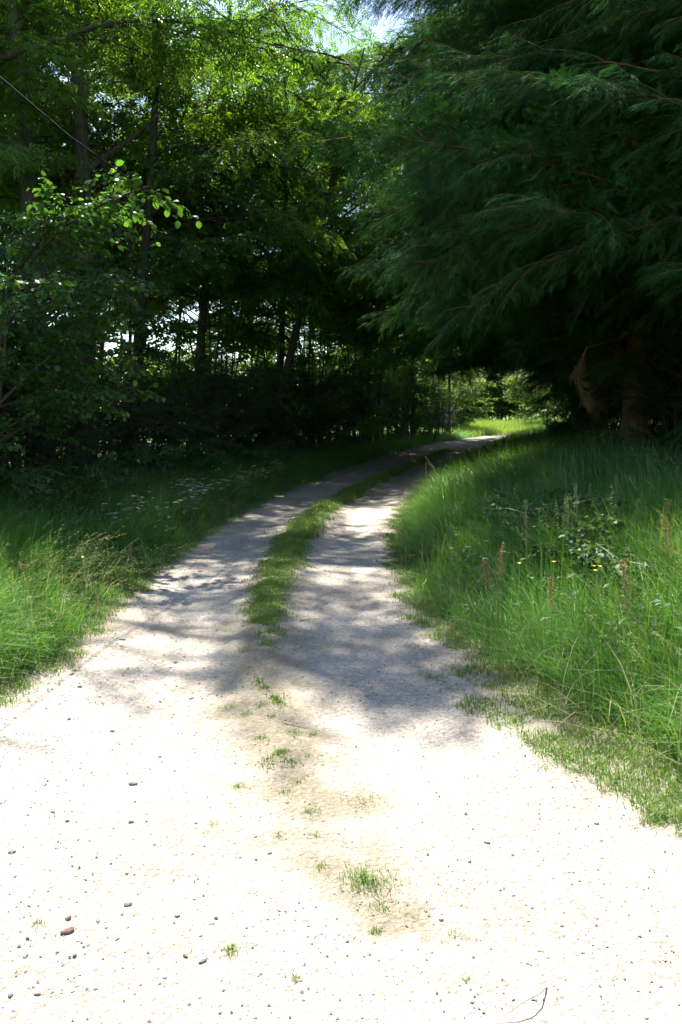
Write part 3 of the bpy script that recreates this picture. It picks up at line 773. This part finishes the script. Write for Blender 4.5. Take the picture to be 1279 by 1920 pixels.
# ------------------------------------------------------------------ grass
def blades(base, Ln, wd, ldir, lean, rng, seg=3):
    n = len(base)
    ts = np.linspace(0, 1, seg + 1)
    ld = np.stack([np.cos(ldir), np.sin(ldir), 0 * ldir], 1)
    sa = ldir + np.pi / 2 + rng.normal(0, .7, n); sd = np.stack([np.cos(sa), np.sin(sa), 0 * sa], 1)
    V = np.zeros((n, 2 * seg + 1, 3))
    for k, t in enumerate(ts):
        p = base + ld * (lean * Ln * (t ** 1.7))[:, None] + np.array([0, 0, 1.0]) * (Ln * (t - .45 * np.minimum(lean, 1.3) * t ** 2.2))[:, None]
        if k < seg:
            w = (wd * (1 - .75 * t ** 1.5) * .5)[:, None]
            V[:, 2 * k] = p - sd * w; V[:, 2 * k + 1] = p + sd * w
        else: V[:, 2 * seg] = p
    T = []
    for k in range(seg - 1):
        a = 2 * k; T += [[a, a + 1, a + 3], [a, a + 3, a + 2]]
    T.append([2 * seg - 2, 2 * seg - 1, 2 * seg])
    T = np.array(T)[None] + (np.arange(n) * (2 * seg + 1))[:, None, None]
    return V.reshape(-1, 3), T.reshape(-1, 3)


def on_ground(x, y, dz=0.0):
    return np.stack([x, y, hgt(x, y) + dz], 1)


rg = np.random.default_rng(91)


def scatter_verge(side, y0, y1, w, dens, far_pow=0.0):
    ny = int((y1 - y0) * w * dens)
    y = rg.uniform(y0, y1, ny); u = rg.uniform(0, w, ny)
    x = xl(y) - u if side < 0 else xr(y) + u
    return x, y, u


def long_grass(side, name, label):
    mb = MB()
    for (y0, y1, w, dens, seg, wd) in ((2.6, 9, 3.2 if side < 0 else 4.2, 2700, 3, .0048), (9, 16, 4.2, 1500, 3, .0065), (16, 28, 4.4, 600, 2, .010), (28, 50, 4.4, 200, 2, .016)):
        x, y, u = scatter_verge(side, y0, y1, w, dens)
        clump = sn(x, y, 1.6, .5) + .6 * sn(x, y, 4.3, 1.4)
        edge_off = .16 + .10 * sn(y, y * .6, 2.0)
        if side > 0: edge_off = edge_off + .2 * (1 - sstep(3.2, 6.5, y))
        keep = (u > edge_off + .05 * rg.standard_normal(len(x))) & (rg.random(len(x)) < .78 + .3 * clump)
        x, y, u, clump = x[keep], y[keep], u[keep], clump[keep]
        ramp_ = sstep(0, .9, u) if side < 0 else sstep(0, .8 + .5 * (1 - sstep(4, 9, y)), u)
        Ln = (.17 + (.30 if side < 0 else .36) * ramp_ + .13 * clump) * rg.uniform(.6, 1.35, len(x)); Ln = np.maximum(Ln, .08)
        if side < 0: ldir = -.35 + .5 * sn(x, y, .9, 3) + rg.normal(0, .55, len(x)); lean = np.clip(.65 + .25 * clump + rg.normal(0, .28, len(x)), .05, 1.5)
        else: ldir = math.pi + 1.2 * sn(x, y, .8, 1) + rg.normal(0, 1.0, len(x)); lean = np.clip(.55 + .25 * clump + rg.normal(0, .35, len(x)), .0, 1.5)
        mb.add(*blades(on_ground(x, y, -.01), Ln, wd * rg.uniform(.6, 1.5, len(x)), ldir, lean, rg, seg))
    # flowering stalks with open panicles
    ns = 420 if side < 0 else 330
    y = 3.6 + 13 * rg.random(ns) ** 1.6; u = rg.uniform(.25, 3.2, ns); x = xl(y) - u if side < 0 else xr(y) + u
    if side < 0:
        y[:90] = rg.uniform(4.9, 6.6, 90); u[:90] = rg.uniform(.1, .9, 90); x[:90] = xl(y[:90]) - u[:90]
    Ln = rg.uniform(.55, .95, ns); ldir = (-.35 if side < 0 else 2.8) + rg.normal(0, .6, ns); lean = np.clip((.75 if side < 0 else .35) + rg.normal(0, .22, ns), .05, 1.2)
    base = on_ground(x, y, -.01)
    mb.add(*blades(base, Ln, np.full(ns, .0028), ldir, lean, rg, 3), 1)
    ld = np.stack([np.cos(ldir), np.sin(ldir), 0 * ldir], 1)
    O, A = [], []
    for t in np.linspace(.74, 1.0, 26):
        p = base + ld * (lean * Ln * t ** 1.7)[:, None] + np.array([0, 0, 1.0]) * (Ln * (t - .45 * np.minimum(lean, 1.3) * t ** 2.2))[:, None]
        O.append(p + rg.normal(0, .008, p.shape) * (.4 + 1.0 * (1 - t) * 4)); A.append(ld * 1.0 + np.array([0, 0, .35]) + rg.normal(0, .4, p.shape))
    sp = np.array([[-.001, 0, 0], [.001, 0, 0], [.0016, .006, 0], [-.0016, .006, 0], [0, .014, 0]])
    O = np.concatenate(O); A = np.concatenate(A)
    V, T = stamp(sp, np.array([[0, 1, 2], [0, 2, 3], [3, 2, 4]]), O, A, rg.normal(0, 1, O.shape), rg.uniform(.7, 1.4, len(O)))
    mb.add(V, T, 1)
    # broad weeds and dead straw mixed into the grass
    nw = 9000; y = 3.0 + 17 * rg.random(nw) ** 1.4; u = rg.uniform(.1, 4.0, nw) ** 1.0; x = xl(y) - u if side < 0 else xr(y) + u
    k = sn(x, y, 1.9, 2.4) + .6 * sn(x, y, 5.1, .4) + .3 * rg.standard_normal(nw) > .25; x, y, u = x[k], y[k], u[k]; nw = len(x)
    O = on_ground(x, y) + np.array([0, 0, 1.0]) * (rg.uniform(.08, .42, nw) * sstep(0, 1.0, u) + .02)[:, None]; a_ = rg.uniform(0, 6.28, nw)
    V, T = stamp(OVAL[0], OVAL[1], O, np.stack([np.cos(a_), np.sin(a_), rg.uniform(-.3, .6, nw)], 1), np.array([0, 0, 1.0]) + rg.normal(0, .35, (nw, 3)), rg.uniform(.035, .10, nw)); mb.add(V, T, 2)
    nd = 2600; y = 3.0 + 15 * rg.random(nd) ** 1.5; u = rg.uniform(.05, 3.8, nd); x = xl(y) - u if side < 0 else xr(y) + u
    mb.add(*blades(on_ground(x, y), rg.uniform(.2, .62, nd), .0035 * rg.uniform(.6, 1.4, nd), rg.uniform(0, 6.28, nd), np.clip(rg.normal(.8, .5, nd), 0, 2), rg, 3), 3)
    tag(link(name, mb.mesh(name, [M['grass'], M['seed_head'], M['bramble_leaf'], M['dry_stem']])), label, 'grass', kind='stuff')


long_grass(-1, 'verge_grass', 'long wind-swept grass leaning over the track edge below the hedgerow')
long_grass(1, 'bank_grass', 'tall green grass on the bank below the cypresses')

# short grass: middle strip, worn edges, tufts on the bare gravel
mb = MB()
def short(x, y, lo, hi, wd=.0035, seg=2):
    n = len(x)
    mb.add(*blades(on_ground(x, y, .0), rg.uniform(lo, hi, n), wd * rg.uniform(.7, 1.4, n), rg.uniform(0, 6.28, n), np.clip(rg.normal(.6, .35, n), .05, 1.5), rg, seg))
# middle strip
n = 120000; y = 3.3 + 28 * rg.random(n) ** 1.7; o = rg.normal(0, 1, n) * (.10 + .035 * sstep(5, 10, y) + .04 * sn(y, y * .2, 1.3))
cover = sn(xc(y) + o, y, 3.6, .7) + .9 * sn(xc(y) + o, y, 9.5, 2.2) + .5 * sn(xc(y) + o, y, 23, 1.2) + 1.7 * sstep(4.0, 7.2, y) - .75 - (np.abs(o) / .19) ** 2 * .6 - .55 * (1 - sstep(3.8, 5.2, y))
k = cover + .3 * rg.standard_normal(n) > 0
x = (xc(y) + o)[k]; yy = y[k]; hh = .03 + .07 * sstep(6, 11, yy) * (.6 + .5 * sn(x, yy, 2.4))
mb.add(*blades(on_ground(x, yy), np.maximum(hh, .02) * rg.uniform(.5, 1.6, len(x)), .0032 * rg.uniform(.7, 1.5, len(x)) * (1 + .06 * yy), rg.uniform(0, 6.28, len(x)), np.clip(rg.normal(.6, .35, len(x)), .05, 1.4), rg, 2))
# worn edge on both sides
for side in (-1, 1):
    n = 185000 if side > 0 else 70000
    y = (2.4 if side > 0 else 3.2) + 16 * rg.random(n) ** 1.9
    wid = (.85 if side > 0 else .4) * (1 - .6 * sstep(3.5, 8, y)) + .12
    u = rg.uniform(-.45, 1, n) * wid
    x = xl(y) - u if side < 0 else xr(y) + u
    k = (.9 * sn(x, y, 5.0, 1.1) + .8 * sn(x, y, 12, .3) + .4 * sn(x, y, 27, .8) + 3.6 * (u / wid) + .25 + .35 * rg.standard_normal(n)) > 0
    short(x[k], y[k], .015, .07, .0038)
# stray tufts on the gravel (photo positions)
def G(px, py, z=0.0):
    f = 1493.3; u = (px - 639.5) / f; v = (py - 960) / f; p = R(PITCH)
    dy = math.cos(p) - v * math.sin(p); dz = -math.sin(p) - v * math.cos(p); t = (z - EYE) / dz
    return u * t, dy * t
def GH(px, py, h):
    """ground point whose plant of height h has its top on that sight line"""
    f = 1493.3; u = (px - 639.5) / f; v = (py - 960) / f; p = R(PITCH)
    dy = math.cos(p) - v * math.sin(p); dz = -math.sin(p) - v * math.cos(p)
    for t in np.arange(3, 40, .05):
        if EYE + dz * t <= float(hgt(u * t, dy * t)) + h: break
    return u * t, dy * t
tufts = [(690, 1655, 40, 420), (715, 1705, 18, 90), (705, 1750, 10, 60), (585, 1522, 16, 90), (685, 1505, 26, 120), (535, 1487, 12, 80), (445, 1475, 10, 70), (560, 1465, 14, 60), (527, 1413, 12, 160), (550, 1380, 14, 200), (490, 1388, 12, 130), (585, 1380, 9, 80), (580, 1420, 10, 40), (600, 1625, 10, 60), (435, 1785, 14, 90), (590, 1567, 8, 50), (72, 1735, 10, 60), (1075, 1447, 14, 120), (1130, 1487, 10, 60), (1230, 1545, 16, 140), (555, 1840, 8, 40), (510, 1350, 10, 130), (430, 1330, 14, 90), (460, 1345, 12, 80), (490, 1330, 12, 140), (870, 1845, 8, 24), (520, 1570, 9, 30), (400, 1545, 8, 24), (770, 1720, 9, 30), (850, 1757, 9, 30), (1276, 1570, 10, 60)]
for px, py, rp, n in tufts:
    cx, cy = G(px, py); rr = rp / 1493 * math.hypot(cy, 1.6)
    x = cx + rg.normal(0, rr * .55, n); y = cy + rg.normal(0, rr * .55, n)
    short(x, y, .008, .032 if n < 300 else .06, .0026)
# soil gathers round the tufts
trk = bpy.data.objects['gravel_track'].data; at = trk.attributes['litter_shade']; lv = np.zeros(len(trk.vertices), np.float32); at.data.foreach_get('value', lv); lv = lv.reshape(TX.shape)
for px, py, rp, n in tufts:
    cx, cy = G(px, py); rr = rp / 1493 * math.hypot(cy, 1.6) * 2.2 + .03
    lv = lv + .55 * np.exp(-((TX - cx) ** 2 + (TY - cy) ** 2) / rr ** 2)
at.data.foreach_set('value', lv.ravel().astype(np.float32))
tag(link('track_grass', mb.mesh('track_grass', [M['short_grass']])), 'short trodden grass along the middle and edges of the track', 'grass', kind='stuff')

# meadow of the clearing
mb = MB()
n = 42000; y = rg.uniform(48.5, 66, n); x = rg.uniform(4, 22, n); onp = (x > xl(y) - .1) & (x < xr(y) + .1) & (y < 51.5); k = ~onp; x, y = x[k], y[k]
mb.add(*blades(on_ground(x, y), rg.uniform(.3, .9, len(x)) * (.7 + .4 * sn(x, y, .7)), .016 * rg.uniform(.7, 1.5, len(x)), rg.uniform(0, 6.28, len(x)), np.clip(rg.normal(.4, .25, len(x)), 0, 1.2), rg, 2))
tag(link('meadow_grass', mb.mesh('meadow_grass', [M['pale_grass']])), 'bright sunlit meadow grass at the end of the track', 'grass', kind='stuff')

# ------------------------------------------------------------------ herbs and flowers of the verges
def ground_plant(name, x, y, label, cat, group):
    o = empty(name, (x, y, float(hgt(x, y)) - .01)); return tag(o, label, cat, group)


def leaf_tuft(rng, n, l, w, h, spread):
    """basal leaves as a mesh in MB"""
    a = rng.uniform(0, 6.28, n); A = np.stack([np.cos(a) * spread, np.sin(a) * spread, np.full(n, h)], 1)
    V, T = stamp(OVAL[0] * np.array([w / .5 / l * l, 1, 1]), OVAL[1], rng.normal(0, .02, (n, 3)) * [1, 1, 0], A, np.stack([-A[:, 0], -A[:, 1], np.full(n, 1.0)], 1), l * rng.uniform(.6, 1.2, n))
    return V, T


def umbel_plant(x, y, h, seed, petal='white_petal', nu=5, label='', group='', name='cow_parsley', rad=.035):
    if x < float(xc(y)): x = min(x, float(xl(y)) - .4)
    rng = np.random.default_rng(seed); root = ground_plant(name, x, y, label, 'flower', group)
    st = MB(); tips = []
    top = np.array([rng.normal(0, .06), rng.normal(0, .06), h])
    st.add(*tube(np.linspace((0, 0, 0), top * .75, 5), np.linspace(.005, .0035, 5), 4))
    for k in range(nu):
        a = 6.28 * k / nu + rng.uniform(-.5, .5); d = rng.uniform(.06, .16)
        tip = top * .95 + np.array([math.cos(a) * d, math.sin(a) * d, rng.uniform(-.08, .08)])
        st.add(*tube(np.linspace(top * rng.uniform(.55, .75), tip, 4), .002, 3)); tips.append(tip)
    n = 26; a = rng.uniform(0, 6.28, n); zz = rng.uniform(.05, .7, n)
    O = np.stack([0 * a, 0 * a, zz * h], 1)
    V, T = stamp(OVAL[0], OVAL[1], O + np.stack([np.cos(a), np.sin(a), 0 * a], 1) * rng.uniform(0, .14, (n, 1)), np.stack([np.cos(a), np.sin(a), rng.uniform(-.3, .5, n)], 1), np.array([0, 0, 1.0]) + rng.normal(0, .3, (n, 3)), rng.uniform(.05, .11, n))
    st.add(V, T, 1)
    link('stem', st.mesh('stem', [M['stem'], M['hazel_leaf']]), root)
    for tip in tips:
        m = 34; a = rng.uniform(0, 6.28, m); q = np.sqrt(rng.random(m)) * rad
        O = tip + np.stack([np.cos(a) * q, np.sin(a) * q, .012 - 6 * q * q], 1)
        pt = np.array([[-.5, -.5, 0], [.5, -.5, .1], [.5, .5, 0], [-.5, .5, .1]]) 
        V, T = stamp(pt, np.array([[0, 1, 2], [0, 2, 3]]), O, rng.normal(0, 1, (m, 3)) * [1, 1, .15], np.array([0, 0, 1.0]) + rng.normal(0, .25, (m, 3)), rng.uniform(.005, .009, m))
        link('umbel', mesh_tris('umbel', V, T, [M[petal]]), root)
    return root


cp = [(225, 950), (240, 935), (275, 925), (355, 905), (365, 912), (375, 900), (385, 920), (395, 908), (405, 915), (340, 912), (330, 905), (425, 900), (440, 895), (455, 888), (470, 890), (485, 880), (500, 875), (515, 868), (520, 882), (545, 880), (475, 925), (490, 922), (380, 940), (480, 945), (505, 850), (560, 868), (410, 880), (450, 905), (530, 900)]
for i, (px, py) in enumerate(cp):
    hh = rs.uniform(.38, .55); x, y = GH(px, py, hh); umbel_plant(x, y, hh, 1000 + i, nu=int(rs.integers(4, 8)), label='white cow parsley flowering in the shaded verge below the hedgerow', group='cow parsley below the hedgerow')
for i, (px, py) in enumerate([(873, 1014), (880, 1010), (921, 1031)]):
    x, y = GH(px, py, .42); umbel_plant(x, y, .42, 1100 + i, 'lilac_petal', 2, 'pale lilac flower in the bank grass', 'lilac flowers in the bank grass', 'lilac_flower', .025)
for i, (px, py) in enumerate([(1090, 828), (1105, 832), (1145, 853), (1255, 812)]):
    x, y = GH(px, py, .3); umbel_plant(x, y, .5, 1110 + i, 'white_petal', 4, 'white umbel flower on the shaded bank below the cypresses', 'white flowers on the shaded bank', 'white_flower', .045)


def buttercup(x, y, h, seed, label, group):
    rng = np.random.default_rng(seed); root = ground_plant('buttercup', x, y, label, 'flower', group); top = np.array([rng.normal(0, .05), rng.normal(0, .05), h])
    link('stem', mesh_tris('stem', *tube(np.linspace((0, 0, 0), top, 5), .002, 4), [M['stem']]), root)
    a = np.arange(5) * 6.28 / 5; A = np.stack([np.cos(a), np.sin(a), 0 * a + .45], 1)
    V, T = stamp(round_leaf(1, 1)[0], ROUND[1], np.repeat(top[None], 5, 0), A, np.stack([-np.cos(a) * .4, -np.sin(a) * .4, 0 * a + 1], 1), .017)
    link('petals', mesh_tris('petals', V, T, [M['yellow_petal']]), root)


for i, (px, py, z) in enumerate([(1100, 1058, .55), (1098, 1068, .53), (1027, 1052, .5), (1138, 1058, .55), (968, 1057, .5), (1021, 981, .55), (1008, 988, .55)]):
    x, y = GH(px, py, .45); buttercup(x, y, .45, 1200 + i, 'yellow buttercup in the tall bank grass', 'buttercups on the bank')
for i, (px, py, z) in enumerate([(230, 970, .6), (160, 890, .9), (165, 893, .9), (117, 931, .8), (133, 931, .8), (139, 952, .7), (194, 998, .5), (200, 1010, .5), (145, 1043, .4), (116, 936, .75), (238, 985, .5)]):
    x, y = GH(px, py, .42); buttercup(x, y, .42, 1230 + i, 'yellow buttercup in the shaded verge below the hedgerow', 'buttercups below the hedgerow')


def dock(x, y, h, seed, label, group, mat='rust_seed', name='dock_plant', cat='plant'):
    rng = np.random.default_rng(seed); root = ground_plant(name, x, y, label, cat, group)
    top = np.array([rng.normal(0, .07), rng.normal(0, .07), h]); mid = top * .5 + rng.normal(0, .02, 3)
    P = np.array([(0, 0, 0), mid * .5, mid, top * .78, top]); st = MB(); st.add(*tube(P, np.linspace(.005, .002, 5), 4))
    link('stem', st.mesh('stem', [M['dry_stem']]), root)
    sd = MB(); n = 300; u = rng.uniform(.5, 1.0, n); O = np.stack([np.interp(u, [0, 1], [0, top[0]]), np.interp(u, [0, 1], [0, top[1]]), u * h], 1)
    br = (rng.integers(0, 7, n)); aa = br * 2.4; lat = rng.random(n) ** .8 * rng.uniform(.02, .06) * (1.2 - u) * 2
    O = O + np.stack([np.cos(aa) * lat, np.sin(aa) * lat, lat * 1.2], 1) + rng.normal(0, .004, (n, 3))
    V, T = stamp(OVAL[0] * [1.5, 1, 1], OVAL[1], O, rng.normal(0, 1, (n, 3)), rng.normal(0, 1, (n, 3)), rng.uniform(.007, .013, n)); sd.add(V, T)
    link('seed_head', sd.mesh('seed_head', [M[mat]]), root)['kind'] = 'stuff'
    link('leaves', mesh_tris('leaves', *leaf_tuft(rng, 9, .2, .07, .9, .8), [M['hazel_leaf']]), root)


for i, (px, py, z, h) in enumerate([(1035, 1110, .75, .6), (932, 1050, .7, .55), (1182, 1105, .85, .6), (1250, 990, 1.0, .8), (1240, 975, 1.0, .8), (1275, 1010, 1.0, .8), (928, 1085, .5, .4)]):
    x, y = GH(px, py - 15, .4 + .07 * (i % 3)); dock(x, y, .45 + .1 * (i % 3), 1300 + i, 'dock stalk with rusty brown seed head in the bank grass', 'dock stalks on the bank')
for i, (px, py, z) in enumerate([(1150, 930, 1.0), (1165, 950, 1.0), (1100, 975, .9), (1095, 945, 1.0), (1215, 830, 1.2), (1075, 1000, .8), (1180, 985, .95), (1060, 930, 1.0), (995, 1010, .7), (1130, 975, .95)]):
    x, y = GH(px, py, .32 + .06 * (i % 3)); dock(x, y, .55 + .1 * (i % 3), 1330 + i, 'pale green sorrel stalk in seed on the shaded bank', 'sorrel stalks on the bank', 'seed_head', 'sorrel_plant')
# brambles and low leafy plants
for i, (px, py, H) in enumerate([(960, 935, .75), (1010, 930, .8), (905, 950, .55), (870, 955, .5), (1050, 960, .7), (1110, 1000, .55)]):
    x, y = GH(px, py, H * .75); shrub('bramble_bush', (x, y), H * .75, .6, 1400 + i, B['bramble'], 'low bramble bush catching the sun on the bank', 'brambles on the bank', 'bush', 8, 34, .6, lit=False, r=.006)
for i in range(16):
    y = 10.5 + i * 1.5; x = float(xl(y)) - rs.uniform(2.2, 3.0)
    shrub('nettle_clump', (x, y), rs.uniform(.6, 1.0), .5, 1450 + i, B['bramble'], 'low dark leafy clump between the verge grass and the hedgerow', 'leafy clumps below the hedgerow', 'plant', 6, 14, .6, lit=False, r=.006)
for i in range(10):
    y = 11.0 + i * 2.6; x = float(xr(y)) + rs.uniform(3.2, 4.4)
    shrub('nettle_clump', (x, y), rs.uniform(.6, .9), .5, 1480 + i, B['bramble'], 'low leafy clump under the cypress skirts', 'leafy clumps below the cypresses', 'plant', 6, 14, .6, lit=False, r=.006)

# ------------------------------------------------------------------ stones, twigs, wire
OCT_V = np.array([[1, 0, 0], [-1, 0, 0], [0, 1, 0], [0, -1, 0], [0, 0, 1], [0, 0, -1]], float)
OCT_T = np.array([[0, 2, 4], [2, 1, 4], [1, 3, 4], [3, 0, 4], [2, 0, 5], [1, 2, 5], [3, 1, 5], [0, 3, 5]])
n = 30000
y = 1.7 + 9 * rg.random(n) ** 2.0; w = rg.random(n); x = np.clip(xl(y), -3, 0) + (np.clip(xr(y), 0, 3) - np.clip(xl(y), -3, 0)) * w
k = (sn(x, y, 1.4, .9) + .5 * sn(x, y, 4, 1) + rg.normal(0, .8, n) + 1.2 * (np.abs(w - .5) > .36) > -.35); x, y = x[k], y[k]; n = len(x)
S = .0018 + .0042 * rg.random(n) ** 3.2
V = OCT_V[None] * S[:, None, None] * rg.uniform(.6, 1.4, (n, 6, 1)) * np.array([1.2, 1, .75])
a = rg.uniform(0, 6.28, n); ca, sa = np.cos(a)[:, None], np.sin(a)[:, None]
V = np.stack([V[..., 0] * ca - V[..., 1] * sa, V[..., 0] * sa + V[..., 1] * ca, V[..., 2]], -1) + on_ground(x, y, .006)[:, None] + np.array([0, 0, 1.0]) * (S * .35)[:, None, None]
T = OCT_T[None] + (np.arange(n) * 6)[:, None, None]
tag(link('gravel', mesh_tris('gravel', V.reshape(-1, 3), T.reshape(-1, 3), [M['gravel_chip']])), 'fine loose gravel strewn over the track', 'gravel', kind='stuff')


n = 2600; y = 4.2 + 18 * rg.random(n) ** 1.5; w = rg.beta(.6, .6, n); x = xl(y) - .15 + (xr(y) - xl(y) + .3) * w
O = on_ground(x, y, .009); a_ = rg.uniform(0, 6.28, n)
V, T = stamp(OVAL[0], OVAL[1], O, np.stack([np.cos(a_), np.sin(a_), rg.uniform(-.1, .25, n)], 1), np.array([0, 0, 1.0]) + rg.normal(0, .4, (n, 3)), rg.uniform(.008, .028, n))
tag(link('leaf_litter', mesh_tris('leaf_litter', V, T, [M['dead_needle']])), 'small brown fallen leaves scattered on the shaded track', 'leaves', kind='stuff')


def stone_mesh(seed):
    import bmesh
    rng = np.random.default_rng(seed); bm = bmesh.new(); bmesh.ops.create_icosphere(bm, subdivisions=2, radius=1)
    ph = rng.uniform(0, 6, 3)
    for v in bm.verts:
        q = 1 + .18 * math.sin(3 * v.co.x + ph[0]) + .15 * math.sin(4 * v.co.y + ph[1]) + .1 * math.sin(5 * v.co.z + ph[2])
        v.co = Vector((v.co.x * q, v.co.y * q * .7, max(v.co.z * q * .55, -.3)))
    me = bpy.data.meshes.new('stone'); bm.to_mesh(me); bm.free(); return me


st_g = [stone_mesh(i) for i in range(3)]; st_b = [stone_mesh(10 + i) for i in range(2)]
for m_ in st_g: m_.materials.append(M['pebble_grey'])
for m_ in st_b: m_.materials.append(M['pebble_brown'])
peb = [(250, 1471, 9), (246, 1541, 7), (240, 1700, 10), (184, 1730, 7), (333, 1719, 6), (405, 1723, 6), (380, 1807, 8), (100, 1525, 6), (140, 1796, 6), (913, 1582, 6), (880, 1617, 5), (827, 1729, 6), (1198, 1758, 6), (70, 1870, 7), (20, 1873, 8), (23, 1602, 7), (126, 1541, 6), (1053, 1741, 5), (992, 1813, 6), (310, 1838, 5), (52, 1764, 6), (220, 1765, 5), (885, 1884, 5), (412, 1906, 5), (1118, 1548, 5), (48, 1798, 7), (300, 1420, 5), (272, 1655, 6), (505, 1600, 5), (480, 1612, 5), (360, 1310, 6), (210, 1370, 6), (130, 1350, 5), (230, 1200, 7), (330, 1240, 6), (150, 1290, 6), (85, 1475, 5), (1212, 1913, 5)]
for i, (px, py, sp) in enumerate(peb):
    x, y = G(px, py); s = sp / 1493 * math.hypot(y, EYE) * .8
    o = link('stone', st_g[i % 3], None, Matrix.Translation((x, y, float(hgt(x, y)) + .008 + s * .08)) @ Matrix.Rotation(i * 1.7, 4, 'Z') @ Matrix.Diagonal((s, s, s, 1)))
    tag(o, 'small grey stone lying loose on the gravel track', 'stone', 'loose grey stones on the track')
for i, (px, py, sp) in enumerate([(126, 1752, 13), (128, 1727, 8), (348, 1797, 6)]):
    x, y = G(px, py); s = sp / 1493 * math.hypot(y, EYE) * .8
    o = link('stone', st_b[i % 2], None, Matrix.Translation((x, y, float(hgt(x, y)) + .008 + s * .08)) @ Matrix.Rotation(.5 + i, 4, 'Z') @ Matrix.Diagonal((s, s, s, 1)))
    tag(o, ['flat reddish brown stone chip, the largest on the sunlit gravel', 'small reddish stone just behind the flat brown chip', 'tiny reddish stone alone on the sunlit gravel'][i], 'stone')


def twig(pts, r, label, arch=.02):
    P = np.array([[*G(px, py), 0] for px, py in pts]); P[:, 2] = hgt(P[:, 0], P[:, 1]) + .008
    t = np.linspace(0, 1, len(P)); P[:, 2] += arch * np.sin(np.pi * t)
    tt_ = np.linspace(0, 1, 12); Q = np.stack([np.interp(tt_, t, P[:, j]) for j in range(3)], 1)
    tag(link('twig', mesh_tris('twig', *tube(Q, r * (1 - .6 * tt_), 5), [M['dry_wood']], smooth=True)), label, 'twig')


twig([(1025, 1855), (1010, 1885), (992, 1900), (965, 1912), (930, 1922)], .0022, 'thin curved dry twig arching over the sunlit gravel', .035)
twig([(528, 1362), (550, 1366), (575, 1370)], .003, 'short straight pale twig beside the middle grass tufts', .004)
twig([(562, 1168), (580, 1163), (600, 1160)], .004, 'dark twig lying in the shade beside the middle grass', .004)
twig([(735, 1665), (725, 1680), (718, 1694)], .0016, 'thin brown twig beside the largest gravel tuft', .004)

# overhead wire along the hedgerow
a = np.array([-4.3, 8.0, 5.0]); b = np.array([-1.6, 31.0, 5.6])
def W3(px, py, Y):
    f = 1493.3; u = (px - 639.5) / f; v = (py - 960) / f; p = R(PITCH); dy = math.cos(p) - v * math.sin(p); dz = -math.sin(p) - v * math.cos(p); t = Y / dy
    return np.array([u * t, Y, EYE + dz * t])
w0, w1, w2 = W3(0, 145, 6.6), W3(130, 255, 7.9), W3(265, 352, 9.6)
d01 = w0 - w1; tt_ = np.linspace(-6, 0, 8)[:, None]
Pw = np.concatenate([w0 + d01 * (-tt_ * .9), np.array([w1, w2, w2 + (w2 - w1) * .9, w2 + (w2 - w1) * 1.8 + [0, 0, .1]])])
tag(link('overhead_wire', mesh_tris('overhead_wire', *tube(Pw, .008, 6), [M['wire']], smooth=True)), 'thin black overhead wire sloping down across the ash trunks', 'wire')

# the dead spray on the second cypress, hanging from a low limb
root = con_roots[1]
dead = conifer_bough('dead_spray', 95, 1.15, [M['conifer_bark'], M['dead_needle']], nlat=14, lat=.5, hang=.6)
tp = W3(1100, 652, 12.4)
loc = np.array(root.location)
limb = np.linspace((0, 0, tp[2] + .5 - loc[2]), tp - loc, 6)
o = link('dead_limb', mesh_tris('dead_limb', *tube(limb, np.linspace(.03, .012, 6), 6), [M['conifer_bark']], smooth=True), root)
o = link('dead_spray', dead, root, orient(tp - loc, (-.14, -.1, -1), .6, .72)); o['label'] = 'dead brown spray hanging straight down'
print('BOUGHS', STATS, 'tris', sum(len(m.loop_triangles) or sum(len(p.vertices) - 2 for p in m.polygons) for m in bpy.data.meshes if len(m.polygons) < 3000), sum(len(m.polygons) for m in bpy.data.meshes))
